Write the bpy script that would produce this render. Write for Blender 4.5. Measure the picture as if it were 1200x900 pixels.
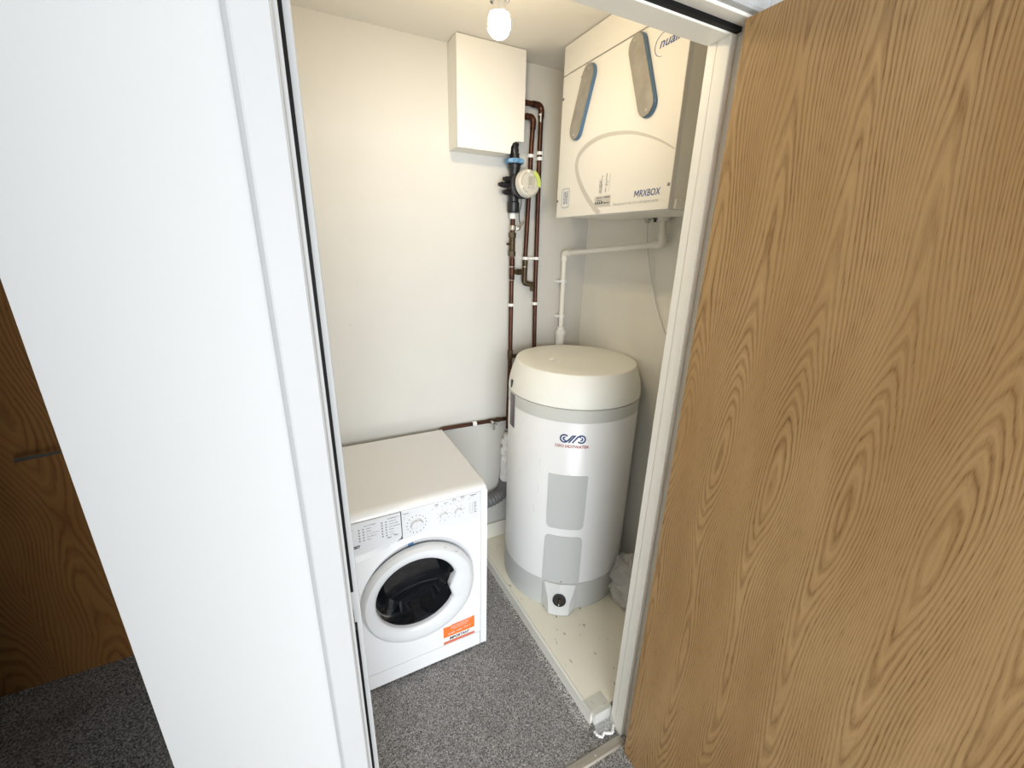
import bpy, bmesh, math, random
from mathutils import Vector, Matrix, noise
import numpy as np
R = math.radians
for o in list(bpy.data.objects): bpy.data.objects.remove(o)
scene = bpy.context.scene
col = scene.collection

# ------------------------------------------------------------------ camera
YAW, PITCH, ROLL, FPX = 0.471986815, -0.322642758, 0.0266533395, 485.754511
CAM = Vector((-0.580362651, -1.32986746, 1.75946843))
cy, sy, cp, sp = math.cos(YAW), math.sin(YAW), math.cos(PITCH), math.sin(PITCH)
fw = Vector((sy*cp, cy*cp, sp)); rt = Vector((cy, -sy, 0)); up = rt.cross(fw)
c_, s_ = math.cos(ROLL), math.sin(ROLL)
r2 = c_*rt + s_*up; u2 = -s_*rt + c_*up
cam = bpy.data.objects.new('camera', bpy.data.cameras.new('camera')); col.objects.link(cam)
cam.matrix_world = Matrix(((r2.x, u2.x, -fw.x, CAM.x), (r2.y, u2.y, -fw.y, CAM.y), (r2.z, u2.z, -fw.z, CAM.z), (0, 0, 0, 1)))
cam.data.sensor_fit = 'HORIZONTAL'; cam.data.sensor_width = 36; cam.data.lens = FPX/1200*36
cam.data.clip_start = 0.02
scene.camera = cam

# ------------------------------------------------------------------ world, lights, exposure
EXPOSURE = 0.13
WINDOW_W = 295.0
BULB_E = 185.0
WORLD_S = 0.12
world = bpy.data.worlds.new('world'); scene.world = world; world.use_nodes = True
bg = world.node_tree.nodes['Background']; bg.inputs[0].default_value = (0.86, 0.93, 1.0, 1); bg.inputs[1].default_value = WORLD_S
vs = scene.view_settings
scene.display_settings.display_device = 'sRGB'
vs.view_transform = 'Standard'; vs.look = 'None'; vs.gamma = 1; vs.use_curve_mapping = False; vs.exposure = EXPOSURE
def area(name, loc, target, sx, sy_, power, color):
    l = bpy.data.lights.new(name, 'AREA'); l.shape = 'RECTANGLE'; l.size = sx; l.size_y = sy_; l.energy = power; l.color = color
    o = bpy.data.objects.new(name, l); col.objects.link(o); o.location = loc
    o.rotation_euler = (Vector(target)-Vector(loc)).to_track_quat('-Z', 'Y').to_euler()
    return o
area('hall_window_light', (-0.80, -4.9, 1.20), (0.0, 0.0, 0.9), 4.0, 2.2, WINDOW_W, (0.90, 0.95, 1.0))

# ------------------------------------------------------------------ materials
def pmat(name, color, rough=0.5, metal=0.0, spec=0.5, bump=None, var=None, coat=0.0):
    """bump=(scale,strength,distance); var=(scale,amount,dark colour) low-contrast procedural colour wear"""
    m = bpy.data.materials.new(name); m.use_nodes = True
    nt = m.node_tree; b = nt.nodes['Principled BSDF']
    b.inputs['Base Color'].default_value = (*color, 1); b.inputs['Roughness'].default_value = rough
    b.inputs['Metallic'].default_value = metal; b.inputs['Specular IOR Level'].default_value = spec
    b.inputs['Coat Weight'].default_value = coat
    tc = nt.nodes.new('ShaderNodeTexCoord')
    if var:
        n = nt.nodes.new('ShaderNodeTexNoise'); n.inputs['Scale'].default_value = var[0]; n.inputs['Detail'].default_value = 6
        n.inputs['Roughness'].default_value = 0.65
        nt.links.new(tc.outputs['Object'], n.inputs['Vector'])
        r = nt.nodes.new('ShaderNodeMapRange'); r.inputs[1].default_value = 0.35; r.inputs[2].default_value = 0.7
        r.inputs[3].default_value = 0; r.inputs[4].default_value = var[1]
        nt.links.new(n.outputs['Fac'], r.inputs[0])
        mx = nt.nodes.new('ShaderNodeMix'); mx.data_type = 'RGBA'
        mx.inputs[6].default_value = (*color, 1); mx.inputs[7].default_value = (*var[2], 1)
        nt.links.new(r.outputs[0], mx.inputs[0]); nt.links.new(mx.outputs[2], b.inputs['Base Color'])
    if bump:
        n = nt.nodes.new('ShaderNodeTexNoise'); n.inputs['Scale'].default_value = bump[0]; n.inputs['Detail'].default_value = 4
        nt.links.new(tc.outputs['Object'], n.inputs['Vector'])
        bp = nt.nodes.new('ShaderNodeBump'); bp.inputs['Strength'].default_value = bump[1]; bp.inputs['Distance'].default_value = bump[2]
        nt.links.new(n.outputs['Fac'], bp.inputs['Height']); nt.links.new(bp.outputs[0], b.inputs['Normal'])
    return m

def oak_mat(name, light, mid, dark, leafw=0.125, seed=0.0):
    m = bpy.data.materials.new(name); m.use_nodes = True; nt = m.node_tree; L = nt.links.new
    b = nt.nodes['Principled BSDF']; b.inputs['Roughness'].default_value = 0.42; b.inputs['Specular IOR Level'].default_value = 0.35
    tc = nt.nodes.new('ShaderNodeTexCoord'); sx = nt.nodes.new('ShaderNodeSeparateXYZ'); L(tc.outputs['Object'], sx.inputs[0])
    def M(op, a, bb=None, cc=None):
        n = nt.nodes.new('ShaderNodeMath'); n.operation = op
        for i, v in enumerate((a, bb, cc)):
            if v is None: continue
            if isinstance(v, (int, float)): n.inputs[i].default_value = v
            else: L(v, n.inputs[i])
        return n.outputs[0]
    def N(vec, scale, detail=2, rough=0.5):
        n = nt.nodes.new('ShaderNodeTexNoise'); n.inputs['Scale'].default_value = scale; n.inputs['Detail'].default_value = detail
        n.inputs['Roughness'].default_value = rough; L(vec, n.inputs['Vector']); return n.outputs['Fac']
    def V(x, y, z):
        n = nt.nodes.new('ShaderNodeCombineXYZ')
        for i, v in enumerate((x, y, z)):
            if isinstance(v, (int, float)): n.inputs[i].default_value = v
            else: L(v, n.inputs[i])
        return n.outputs[0]
    w = M('ADD', sx.outputs[0], sx.outputs[1])       # across the leaf (door lies in x or in y)
    z = sx.outputs[2]
    # slow sway of the veneer
    sway = M('MULTIPLY', M('SUBTRACT', N(V(M('MULTIPLY', w, 1.2), seed, M('MULTIPLY', z, 1.3)), 1.0, 1), 0.5), 0.10)
    w = M('ADD', w, sway)
    li = M('FLOOR', M('DIVIDE', w, leafw))
    u = M('SUBTRACT', M('DIVIDE', w, leafw), M('ADD', li, 0.5))          # -0.5 .. 0.5 in each veneer leaf
    zz = M('ADD', z, M('MULTIPLY', li, 0.035))                            # slip-matched: each leaf shifted a little
    n1 = N(V(M('MULTIPLY', u, 0.5), M('MULTIPLY', li, 0.07), M('ADD', M('MULTIPLY', zz, 0.85), seed*3)), 1.35, 1, 0.4)
    n2 = N(V(M('MULTIPLY', u, 3.0), M('MULTIPLY', li, 0.2), M('MULTIPLY', zz, 3.2)), 2.0, 2, 0.5)
    f = M('ADD', M('MULTIPLY', M('POWER', M('ABSOLUTE', u), 1.5), 22.0), M('ADD', M('MULTIPLY', n1, 30.0), M('MULTIPLY', n2, 1.3)))
    ln = M('FRACT', f)
    tri = M('ABSOLUTE', M('SUBTRACT', M('MULTIPLY', ln, 2.0), 1.0))       # 0 at line centre
    line = M('POWER', M('SUBTRACT', 1.0, tri), 1.8)
    # pores: short dark dashes along the grain
    por = N(V(M('MULTIPLY', w, 420.0), 0.0, M('MULTIPLY', z, 26.0)), 1.0, 2, 0.6)
    por = nt.nodes.new('ShaderNodeMapRange').outputs[0] if False else por
    pr = nt.nodes.new('ShaderNodeMapRange'); L(por, pr.inputs[0]); pr.inputs[1].default_value = 0.52; pr.inputs[2].default_value = 0.72
    br = nt.nodes.new('ShaderNodeMapRange'); br.inputs[1].default_value = 0.3; br.inputs[2].default_value = 0.7
    L(N(V(M('MULTIPLY', w, 7.0), seed, M('MULTIPLY', z, 1.6)), 1.0, 3), br.inputs[0])
    base = nt.nodes.new('ShaderNodeMix'); base.data_type = 'RGBA'; base.inputs[6].default_value = (*light, 1); base.inputs[7].default_value = (*mid, 1)
    L(br.outputs[0], base.inputs[0])
    d1 = nt.nodes.new('ShaderNodeMix'); d1.data_type = 'RGBA'; d1.inputs[7].default_value = (*dark, 1)
    L(base.outputs[2], d1.inputs[6])
    vary = nt.nodes.new('ShaderNodeMapRange'); vary.inputs[1].default_value = 0.35; vary.inputs[2].default_value = 0.65; vary.inputs[3].default_value = 0.5; vary.inputs[4].default_value = 1.0
    L(N(V(M('MULTIPLY', w, 16.0), seed+2, M('MULTIPLY', z, 2.6)), 1.0, 2), vary.inputs[0])
    t2 = M('ABSOLUTE', M('SUBTRACT', M('MULTIPLY', M('FRACT', M('MULTIPLY', f, 2.37)), 2.0), 1.0))
    line = M('ADD', M('MULTIPLY', line, 0.8), M('MULTIPLY', M('POWER', M('SUBTRACT', 1.0, t2), 2.0), 0.22))
    lm = M('MULTIPLY', M('MULTIPLY', line, vary.outputs[0]), M('ADD', 0.84, M('MULTIPLY', pr.outputs[0], 0.5)))
    amt = M('ADD', lm, M('MULTIPLY', pr.outputs[0], 0.16))
    L(amt, d1.inputs[0]); L(d1.outputs[2], b.inputs['Base Color'])
    bp = nt.nodes.new('ShaderNodeBump'); bp.inputs['Strength'].default_value = 0.12; bp.inputs['Distance'].default_value = 0.0006; bp.invert = True
    L(amt, bp.inputs['Height']); L(bp.outputs[0], b.inputs['Normal'])
    return m

def carpet_mat(name, c1, c2, c3):
    m = bpy.data.materials.new(name); m.use_nodes = True; nt = m.node_tree; L = nt.links.new
    b = nt.nodes['Principled BSDF']; b.inputs['Roughness'].default_value = 0.95; b.inputs['Specular IOR Level'].default_value = 0.1
    tc = nt.nodes.new('ShaderNodeTexCoord')
    n = nt.nodes.new('ShaderNodeTexNoise'); n.inputs['Scale'].default_value = 210; n.inputs['Detail'].default_value = 3; L(tc.outputs['Object'], n.inputs['Vector'])
    r = nt.nodes.new('ShaderNodeValToRGB'); L(n.outputs['Fac'], r.inputs[0])
    r.color_ramp.elements[0].position = 0.34; r.color_ramp.elements[0].color = (*c1, 1)
    r.color_ramp.elements[1].position = 0.68; r.color_ramp.elements[1].color = (*c3, 1)
    e = r.color_ramp.elements.new(0.5); e.color = (*c2, 1)
    n2 = nt.nodes.new('ShaderNodeTexNoise'); n2.inputs['Scale'].default_value = 5; n2.inputs['Detail'].default_value = 3; L(tc.outputs['Object'], n2.inputs['Vector'])
    mr = nt.nodes.new('ShaderNodeMapRange'); L(n2.outputs['Fac'], mr.inputs[0]); mr.inputs[1].default_value = 0.55; mr.inputs[2].default_value = 0.75; mr.inputs[4].default_value = 0.35
    mx = nt.nodes.new('ShaderNodeMix'); mx.data_type = 'RGBA'; L(mr.outputs[0], mx.inputs[0]); L(r.outputs[0], mx.inputs[6])
    mx.inputs[7].default_value = (c1[0]*1.1, c1[1]*0.95, c1[2]*0.8, 1)
    L(mx.outputs[2], b.inputs['Base Color'])
    bp = nt.nodes.new('ShaderNodeBump'); bp.inputs['Strength'].default_value = 0.6; bp.inputs['Distance'].default_value = 0.003
    L(n.outputs['Fac'], bp.inputs['Height']); L(bp.outputs[0], b.inputs['Normal'])
    return m

def scuffed(name, color, dirt, scale, thresh, rough=0.5):
    """paint with small specks and smears of dirt"""
    m = pmat(name, color, rough, var=(3.0, 0.35, tuple(c*0.9 for c in color)))
    nt = m.node_tree; L = nt.links.new; b = nt.nodes['Principled BSDF']
    src = b.inputs['Base Color'].links[0].from_socket
    tc = nt.nodes.new('ShaderNodeTexCoord')
    mp = nt.nodes.new('ShaderNodeMapping'); mp.inputs['Scale'].default_value = (1.0, 0.45, 0.6); L(tc.outputs['Object'], mp.inputs[0])
    n = nt.nodes.new('ShaderNodeTexNoise'); n.inputs['Scale'].default_value = scale; n.inputs['Detail'].default_value = 5; n.inputs['Roughness'].default_value = 0.6
    L(mp.outputs[0], n.inputs['Vector'])
    mr = nt.nodes.new('ShaderNodeMapRange'); L(n.outputs['Fac'], mr.inputs[0]); mr.inputs[1].default_value = thresh; mr.inputs[2].default_value = thresh+0.05; mr.inputs[4].default_value = 0.8
    mx = nt.nodes.new('ShaderNodeMix'); mx.data_type = 'RGBA'; L(mr.outputs[0], mx.inputs[0]); L(src, mx.inputs[6]); mx.inputs[7].default_value = (*dirt, 1)
    L(mx.outputs[2], b.inputs['Base Color'])
    return m

WALL = pmat('wall_paint', (0.84, 0.825, 0.76), 0.75, spec=0.2, bump=(60, 0.08, 0.002), var=(2.2, 0.5, (0.75, 0.73, 0.68)))
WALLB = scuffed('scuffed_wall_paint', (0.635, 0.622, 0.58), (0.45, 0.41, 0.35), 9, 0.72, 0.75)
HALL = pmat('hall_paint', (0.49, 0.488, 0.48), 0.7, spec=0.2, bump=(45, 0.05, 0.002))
CEIL = pmat('ceiling_paint', (0.76, 0.745, 0.70), 0.85, spec=0.1)
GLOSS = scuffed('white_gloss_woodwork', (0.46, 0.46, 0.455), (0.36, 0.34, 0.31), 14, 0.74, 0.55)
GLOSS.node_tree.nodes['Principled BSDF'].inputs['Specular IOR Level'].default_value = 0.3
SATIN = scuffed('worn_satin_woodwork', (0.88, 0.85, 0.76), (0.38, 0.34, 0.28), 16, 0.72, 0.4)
PLINTH = scuffed('dirty_painted_board', (0.88, 0.84, 0.71), (0.16, 0.12, 0.08), 36, 0.64, 0.5)
PLINTHF = scuffed('dirty_painted_fascia', (0.86, 0.84, 0.77), (0.2, 0.16, 0.12), 26, 0.67, 0.5)
CARPET = carpet_mat('grey_flecked_carpet', (0.075, 0.071, 0.066), (0.32, 0.308, 0.30), (0.74, 0.72, 0.71))
OAK = oak_mat('oak_veneer', (0.48, 0.305, 0.136), (0.36, 0.210, 0.081), (0.165, 0.080, 0.025))
OAK2 = oak_mat('dark_oak_veneer', (0.36, 0.175, 0.055), (0.29, 0.132, 0.038), (0.15, 0.062, 0.016), 0.3, 4.3)
BLACK = pmat('black_rubber', (0.004, 0.004, 0.004), 0.6, spec=0.2)
BLACKP = pmat('black_plastic', (0.010, 0.010, 0.012), 0.38)
ENAMEL = pmat('white_enamel', (0.81, 0.815, 0.82), 0.22, coat=0.2)
WPLAST = pmat('white_appliance_plastic', (0.68, 0.69, 0.70), 0.3)
WPLAST2 = pmat('pale_grey_plastic', (0.66, 0.67, 0.68), 0.35)
RECESS = pmat('grey_recess_plastic', (0.70, 0.71, 0.725), 0.35)
PRINT = pmat('grey_print', (0.10, 0.105, 0.125), 0.6)
PRINTL = pmat('light_grey_print', (0.22, 0.22, 0.235), 0.6)
PRINTD = pmat('dark_print', (0.02, 0.02, 0.025), 0.6)
BLUE = pmat('blue_print', (0.035, 0.085, 0.27), 0.55)
NAVY = pmat('navy_print', (0.015, 0.045, 0.16), 0.5)
RED = pmat('red_print', (0.42, 0.03, 0.03), 0.55)
ORANGE = pmat('orange_sticker', (0.80, 0.19, 0.035), 0.45)
RUST = pmat('faded_red_sticker', (0.62, 0.17, 0.10), 0.5)
PAPER = pmat('white_sticker', (0.85, 0.84, 0.82), 0.5)
PINKP = pmat('pale_pink_print', (0.88, 0.50, 0.42), 0.55)
EUBLUE = pmat('blue_sticker', (0.05, 0.13, 0.28), 0.5)
TANK = pmat('tank_white_steel', (0.82, 0.82, 0.81), 0.3, var=(7, 0.35, (0.77, 0.77, 0.78)))
TANKG = pmat('tank_grey_beige_plastic', (0.60, 0.60, 0.555), 0.42, var=(9, 0.3, (0.55, 0.55, 0.50)))
TANKG2 = pmat('tank_grey_plastic', (0.545, 0.555, 0.54), 0.42)
TANKC = pmat('tank_light_grey_plastic', (0.64, 0.645, 0.63), 0.4)
LID = pmat('tank_lid_plastic', (0.86, 0.85, 0.775), 0.45, bump=(500, 0.1, 0.0006))
UNIT = pmat('unit_cream_steel', (0.74, 0.73, 0.69), 0.38)
UNITS = pmat('unit_side_steel', (0.87, 0.855, 0.78), 0.45)
STRAP = pmat('pale_grey_print', (0.42, 0.415, 0.40), 0.6)
ARCG = pmat('grey_arc_print', (0.52, 0.51, 0.47), 0.5)
BADGE = pmat('badge_pale', (0.42, 0.48, 0.52), 0.4)
STEEL = pmat('brushed_steel', (0.55, 0.54, 0.51), 0.3, metal=0.9, var=(30, 0.6, (0.40, 0.39, 0.36)))
PLATE = pmat('worn_grey_handle', (0.27, 0.255, 0.225), 0.42, metal=0.35, var=(18, 0.6, (0.42, 0.40, 0.36)))
BLUEP = pmat('blue_trim_plastic', (0.085, 0.175, 0.29), 0.3)
VALVEB = pmat('blue_valve_plastic', (0.14, 0.32, 0.52), 0.4)
CHROME = pmat('chrome', (0.72, 0.71, 0.69), 0.14, metal=1.0)
COPPER = pmat('tarnished_copper', (0.105, 0.038, 0.020), 0.36, metal=0.6, var=(22, 0.85, (0.028, 0.014, 0.010)))
BRASS = pmat('dull_brass', (0.10, 0.072, 0.036), 0.45, metal=0.6, var=(60, 0.8, (0.03, 0.022, 0.014)))
PIPEW = pmat('white_pipe_plastic', (0.82, 0.80, 0.73), 0.35)
PIPEW2 = pmat('clean_white_plastic', (0.84, 0.84, 0.83), 0.35)
METERG = pmat('meter_grey_plastic', (0.56, 0.54, 0.48), 0.4)
LIME = pmat('lime_seal', (0.55, 0.66, 0.16), 0.5)
HOSE = pmat('grey_hose', (0.15, 0.15, 0.155), 0.5)
TAGM = pmat('purple_grey_plate', (0.12, 0.10, 0.105), 0.3, metal=0.4)
ALU = pmat('dull_aluminium', (0.46, 0.43, 0.37), 0.4, metal=0.7)
KEEP = pmat('dull_metal_keep', (0.22, 0.21, 0.2), 0.4, metal=0.8)
DRUM = pmat('drum_steel', (0.035, 0.037, 0.04), 0.6, metal=0.0)
GASKET = pmat('dark_grey_gasket', (0.045, 0.046, 0.05), 0.5)
PLUG = pmat('dark_plug', (0.02, 0.02, 0.02), 0.5)
def emis(name, color, s):
    m = bpy.data.materials.new(name); m.use_nodes = True; nt = m.node_tree
    e = nt.nodes.new('ShaderNodeEmission'); e.inputs[0].default_value = (*color, 1); e.inputs[1].default_value = s
    nt.links.new(e.outputs[0], nt.nodes['Material Output'].inputs[0]); return m
BULB = emis('lit_bulb', (1.0, 0.80, 0.52), BULB_E)
def glassy(name, color, rough, alpha=None, trans=1.0):
    m = pmat(name, color, rough); b = m.node_tree.nodes['Principled BSDF']
    b.inputs['Transmission Weight'].default_value = trans; b.inputs['IOR'].default_value = 1.45
    if alpha is not None: b.inputs['Alpha'].default_value = alpha
    return m
GLASS = glassy('smoked_door_glass', (0.010, 0.013, 0.019), 0.03, None, 0.35)
FILM = glassy('clear_plastic_sheet', (0.62, 0.62, 0.61), 0.16, 0.40, 0.2)
BAG = glassy('cloudy_bag_plastic', (0.93, 0.92, 0.89), 0.15, 0.45, 0.05)

# ------------------------------------------------------------------ helpers
def tag(o, label=None, cat=None, group=None, kind=None):
    if label: o['label'] = label
    if cat: o['category'] = cat
    if group: o['group'] = group
    if kind: o['kind'] = kind
    return o
def empty(name, loc, label=None, cat=None, group=None, kind=None, rz=0.0):
    o = bpy.data.objects.new(name, None); col.objects.link(o); o.location = loc; o.rotation_euler = (0, 0, rz)
    o.empty_display_size = 0.05
    return tag(o, label, cat, group, kind)
def root_loc(p):
    while p.parent: p = p.parent
    return p.location
def obj(name, bm, mat, parent=None, smooth=False, local=False, label=None):
    """link a bmesh (built in world coordinates, or in the thing's own when local) as one mesh object"""
    bmesh.ops.recalc_face_normals(bm, faces=bm.faces[:])
    if parent is not None and not local:
        bmesh.ops.translate(bm, vec=-Vector(root_loc(parent)), verts=bm.verts)
    loc = Vector((0, 0, 0))
    if parent is None and not local:
        xs = [v.co for v in bm.verts]
        loc = Vector(((min(v.x for v in xs)+max(v.x for v in xs))/2, (min(v.y for v in xs)+max(v.y for v in xs))/2, min(v.z for v in xs)))
        bmesh.ops.translate(bm, vec=-loc, verts=bm.verts)
    me = bpy.data.meshes.new(name); 
    if smooth:
        for f in bm.faces: f.smooth = True
        for e in bm.edges:
            if len(e.link_faces) == 2 and e.calc_face_angle(0) > R(38): e.smooth = False
    bm.to_mesh(me); bm.free()
    if mat: me.materials.append(mat)
    o = bpy.data.objects.new(name, me); col.objects.link(o); o.location = loc
    if parent is not None: o.parent = parent
    if label: o['label'] = label
    return o
def B(): return bmesh.new()
def box(bm, x0, x1, y0, y1, z0, z1, bev=0.0, seg=2):
    vs = [bm.verts.new(p) for p in ((x0,y0,z0),(x1,y0,z0),(x1,y1,z0),(x0,y1,z0),(x0,y0,z1),(x1,y0,z1),(x1,y1,z1),(x0,y1,z1))]
    fs = [bm.faces.new([vs[i] for i in f]) for f in ((0,3,2,1),(4,5,6,7),(0,1,5,4),(1,2,6,5),(2,3,7,6),(3,0,4,7))]
    if bev:
        es = list({e for f in fs for e in f.edges})
        bmesh.ops.bevel(bm, geom=es, offset=bev, segments=seg, profile=0.5, affect='EDGES')
    return bm
def frame(d):
    d = Vector(d).normalized(); a = Vector((0, 0, 1)) if abs(d.z) < 0.9 else Vector((1, 0, 0))
    u = d.cross(a).normalized(); return u, d.cross(u).normalized()
def fillet(pts, r, n=6):
    pts = [Vector(p) for p in pts]; out = [pts[0]]
    for i in range(1, len(pts)-1):
        a, b, c = pts[i-1], pts[i], pts[i+1]
        d1 = (a-b).normalized(); d2 = (c-b).normalized(); ang = d1.angle(d2)
        if ang > R(176): out.append(b); continue
        t = min(r/math.tan(ang/2), (a-b).length*0.49, (c-b).length*0.49)
        p0, p1 = b+d1*t, b+d2*t
        for k in range(n+1):
            s = k/n; out.append((1-s)**2*p0 + 2*s*(1-s)*b + s*s*p1)
    out.append(pts[-1]); return out
def tube(bm, pts, r, seg=14, cap=True):
    """r: number or list per point"""
    pts = [Vector(p) for p in pts]; n = len(pts); rings = []
    u = None
    for i, p in enumerate(pts):
        d = (pts[min(i+1, n-1)]-pts[max(i-1, 0)]).normalized()
        if u is None: u, v = frame(d)
        else:
            u = (u-d*u.dot(d)).normalized(); v = d.cross(u)
        rr = r[i] if isinstance(r, (list, tuple)) else r
        rings.append([bm.verts.new(p+(u*math.cos(2*math.pi*k/seg)+v*math.sin(2*math.pi*k/seg))*rr) for k in range(seg)])
    for a, b in zip(rings, rings[1:]):
        for k in range(seg): bm.faces.new((a[k], a[(k+1) % seg], b[(k+1) % seg], b[k]))
    if cap:
        bm.faces.new(rings[0][::-1]); bm.faces.new(rings[-1])
    return bm
def lathe(bm, prof, O, axis=(0, 0, 1), seg=40, cap0=True, cap1=True):
    """prof: (radius, height along axis)"""
    O = Vector(O); ax = Vector(axis).normalized(); u, v = frame(ax); rings = []
    for r, h in prof:
        if r < 1e-6: rings.append([bm.verts.new(O+ax*h)])
        else: rings.append([bm.verts.new(O+ax*h+(u*math.cos(2*math.pi*k/seg)+v*math.sin(2*math.pi*k/seg))*r) for k in range(seg)])
    for a, b in zip(rings, rings[1:]):
        for k in range(seg):
            k2 = (k+1) % seg
            if len(a) == 1 and len(b) == 1: continue
            if len(a) == 1: bm.faces.new((a[0], b[k], b[k2]))
            elif len(b) == 1: bm.faces.new((a[k], b[0], a[k2]))
            else: bm.faces.new((a[k], a[k2], b[k2], b[k]))
    if cap0 and len(rings[0]) > 1: bm.faces.new(rings[0])
    if cap1 and len(rings[-1]) > 1: bm.faces.new(rings[-1][::-1])
    return bm
def planemap(O, U, V, N):
    O, U, V, N = Vector(O), Vector(U), Vector(V), Vector(N)
    return lambda x, y, n=0.0: O+U*x+V*y+N*n
def prism(bm, poly, h0, h1, mp):
    a = [bm.verts.new(mp(x, y, h0)) for x, y in poly]; b = [bm.verts.new(mp(x, y, h1)) for x, y in poly]
    n = len(poly); bm.faces.new(b); bm.faces.new(a[::-1])
    for i in range(n): bm.faces.new((a[i], a[(i+1) % n], b[(i+1) % n], b[i]))
    return bm
def rrect(x0, x1, y0, y1, r, n=5):
    P = []
    for cx, cyy, a0 in ((x1-r, y1-r, 0), (x0+r, y1-r, 90), (x0+r, y0+r, 180), (x1-r, y0+r, 270)):
        for k in range(n+1):
            a = R(a0+90*k/n); P.append((cx+r*math.cos(a), cyy+r*math.sin(a)))
    return P
def circle(cx, cyy, r, n=24): return [(cx+r*math.cos(2*math.pi*k/n), cyy+r*math.sin(2*math.pi*k/n)) for k in range(n)]
def ribbon(bm, pts, wid, mp, n=0.0004):
    """flat printed stroke along a 2-D polyline"""
    P = [Vector(p) for p in pts]; L_, R_ = [], []
    for i, p in enumerate(P):
        d = (P[min(i+1, len(P)-1)]-P[max(i-1, 0)]).normalized(); q = Vector((-d.y, d.x))
        w = (wid[i] if isinstance(wid, (list, tuple)) else wid)/2
        L_.append(bm.verts.new(mp(p.x+q.x*w, p.y+q.y*w, n))); R_.append(bm.verts.new(mp(p.x-q.x*w, p.y-q.y*w, n)))
    for i in range(len(P)-1): bm.faces.new((L_[i], L_[i+1], R_[i+1], R_[i]))
    return bm
def text_bm(bm, s, size, mp, x=0, y=0, align='LEFT', shear=0.0, bold=0.0, rot=0.0, sx=1.0, n=0.0005, width=None):
    cu = bpy.data.curves.new('t', 'FONT'); cu.body = s; cu.size = size; cu.align_x = align; cu.shear = shear; cu.offset = bold
    cu.resolution_u = 3
    ob = bpy.data.objects.new('t', cu); col.objects.link(ob)
    dg = bpy.context.evaluated_depsgraph_get(); me = bpy.data.meshes.new_from_object(ob.evaluated_get(dg))
    bpy.data.objects.remove(ob); bpy.data.curves.remove(cu)
    if width and len(me.vertices):
        xs = [v.co.x for v in me.vertices]; sx = width/(max(xs)-min(xs))
    cr, sr = math.cos(rot), math.sin(rot)
    vv = [bm.verts.new(mp(x+(v.co.x*sx)*cr-v.co.y*sr, y+(v.co.x*sx)*sr+v.co.y*cr, n)) for v in me.vertices]
    for f in me.polygons:
        try: bm.faces.new([vv[i] for i in f.vertices])
        except ValueError: pass
    bpy.data.meshes.remove(me); return bm
rnd = random.Random(7)
def microtext(bm, x, y, w, h, mp, n=0.0005):
    """print too small to read: a row of short strokes"""
    t = x
    while t < x+w:
        l = h*rnd.uniform(0.35, 0.8); hh = h*rnd.uniform(0.6, 1.0)
        l = min(l, x+w-t)
        a = [(t, y), (t+l, y), (t+l, y+hh), (t, y+hh)]
        bm.faces.new([bm.verts.new(mp(px, py, n)) for px, py in a])
        t += l+h*(0.2 if rnd.random() > 0.18 else 0.7)
    return bm

# ------------------------------------------------------------------ the setting
YB, XR, XL, ZC = 0.61, 0.84, -0.66, 2.53
YO, YI = -0.62, -0.515                # hall face and cupboard face of the doorway wall
def struct(name, bm, m, parent=None, label=None, cat=None):
    o = obj(name, bm, m, parent)
    if parent is None: tag(o, label, cat, kind='structure')
    return o
struct('floor', box(B(), -2.7, 1.5, -6.2, 0.75, -0.06, 0.0), CARPET, label='grey flecked carpet floor through the cupboard and hall', cat='floor')
struct('ceiling', box(B(), -2.7, 1.5, -6.2, 0.75, ZC, ZC+0.06), CEIL, label='plain off-white ceiling over the bare bulb', cat='ceiling')
struct('wall_back', box(B(), XL, XR+0.1, YB, YB+0.1, 0, ZC), WALLB, label='scuffed cream cupboard wall carrying the copper pipes', cat='wall')
struct('wall_right', box(B(), XR, XR+0.1, YI, YB, 0, ZC), WALL, label='cream cupboard wall behind the tall hot water tank', cat='wall')
struct('wall_left', box(B(), -0.89, XL, YI, 0.66, 0, ZC), WALL, label='cupboard side wall left of the washing machine', cat='wall')
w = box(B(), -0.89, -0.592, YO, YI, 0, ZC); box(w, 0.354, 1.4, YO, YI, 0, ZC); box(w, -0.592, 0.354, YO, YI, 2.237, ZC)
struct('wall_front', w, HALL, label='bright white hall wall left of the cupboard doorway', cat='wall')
w = box(B(), -2.6, -2.12, 0.64, 0.74, 0, ZC); box(w, -1.22, -0.89, 0.64, 0.74, 0, ZC); box(w, -2.12, -1.22, 0.64, 0.74, 2.06, ZC)
struct('wall_recess', w, HALL, label='white wall around the far dark oak door', cat='wall')
struct('wall_recess_side', box(B(), -2.7, -2.6, -1.33, 0.74, 0, ZC), HALL, label='white side wall of the hall left of the far door', cat='wall')
struct('recess_light_screen', box(B(), -2.6, -1.03, -1.33, -1.25, 0, ZC), HALL, label='added white screen keeping daylight out of the recess before the far door', cat='wall')  # unseen blocker, added so the recess and far door stay dark
struct('hall_light_screen', box(B(), -1.13, -1.03, -1.248, -0.97, 0, ZC), HALL, label='added white screen at the near left shading the far door', cat='wall')  # added out of view; its end sets how much daylight reaches the far door
struct('wall_hall_right', box(B(), 1.4, 1.5, -3.4, YO, 0, ZC), HALL, label='white hall wall behind the open oak door', cat='wall')
struct('baseboard_back', box(B(), 0.0, XR, YB-0.016, YB, 0.0, 0.160, 0.003), SATIN, label='worn white skirting board along the back wall behind the tank', cat='skirting')

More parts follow.
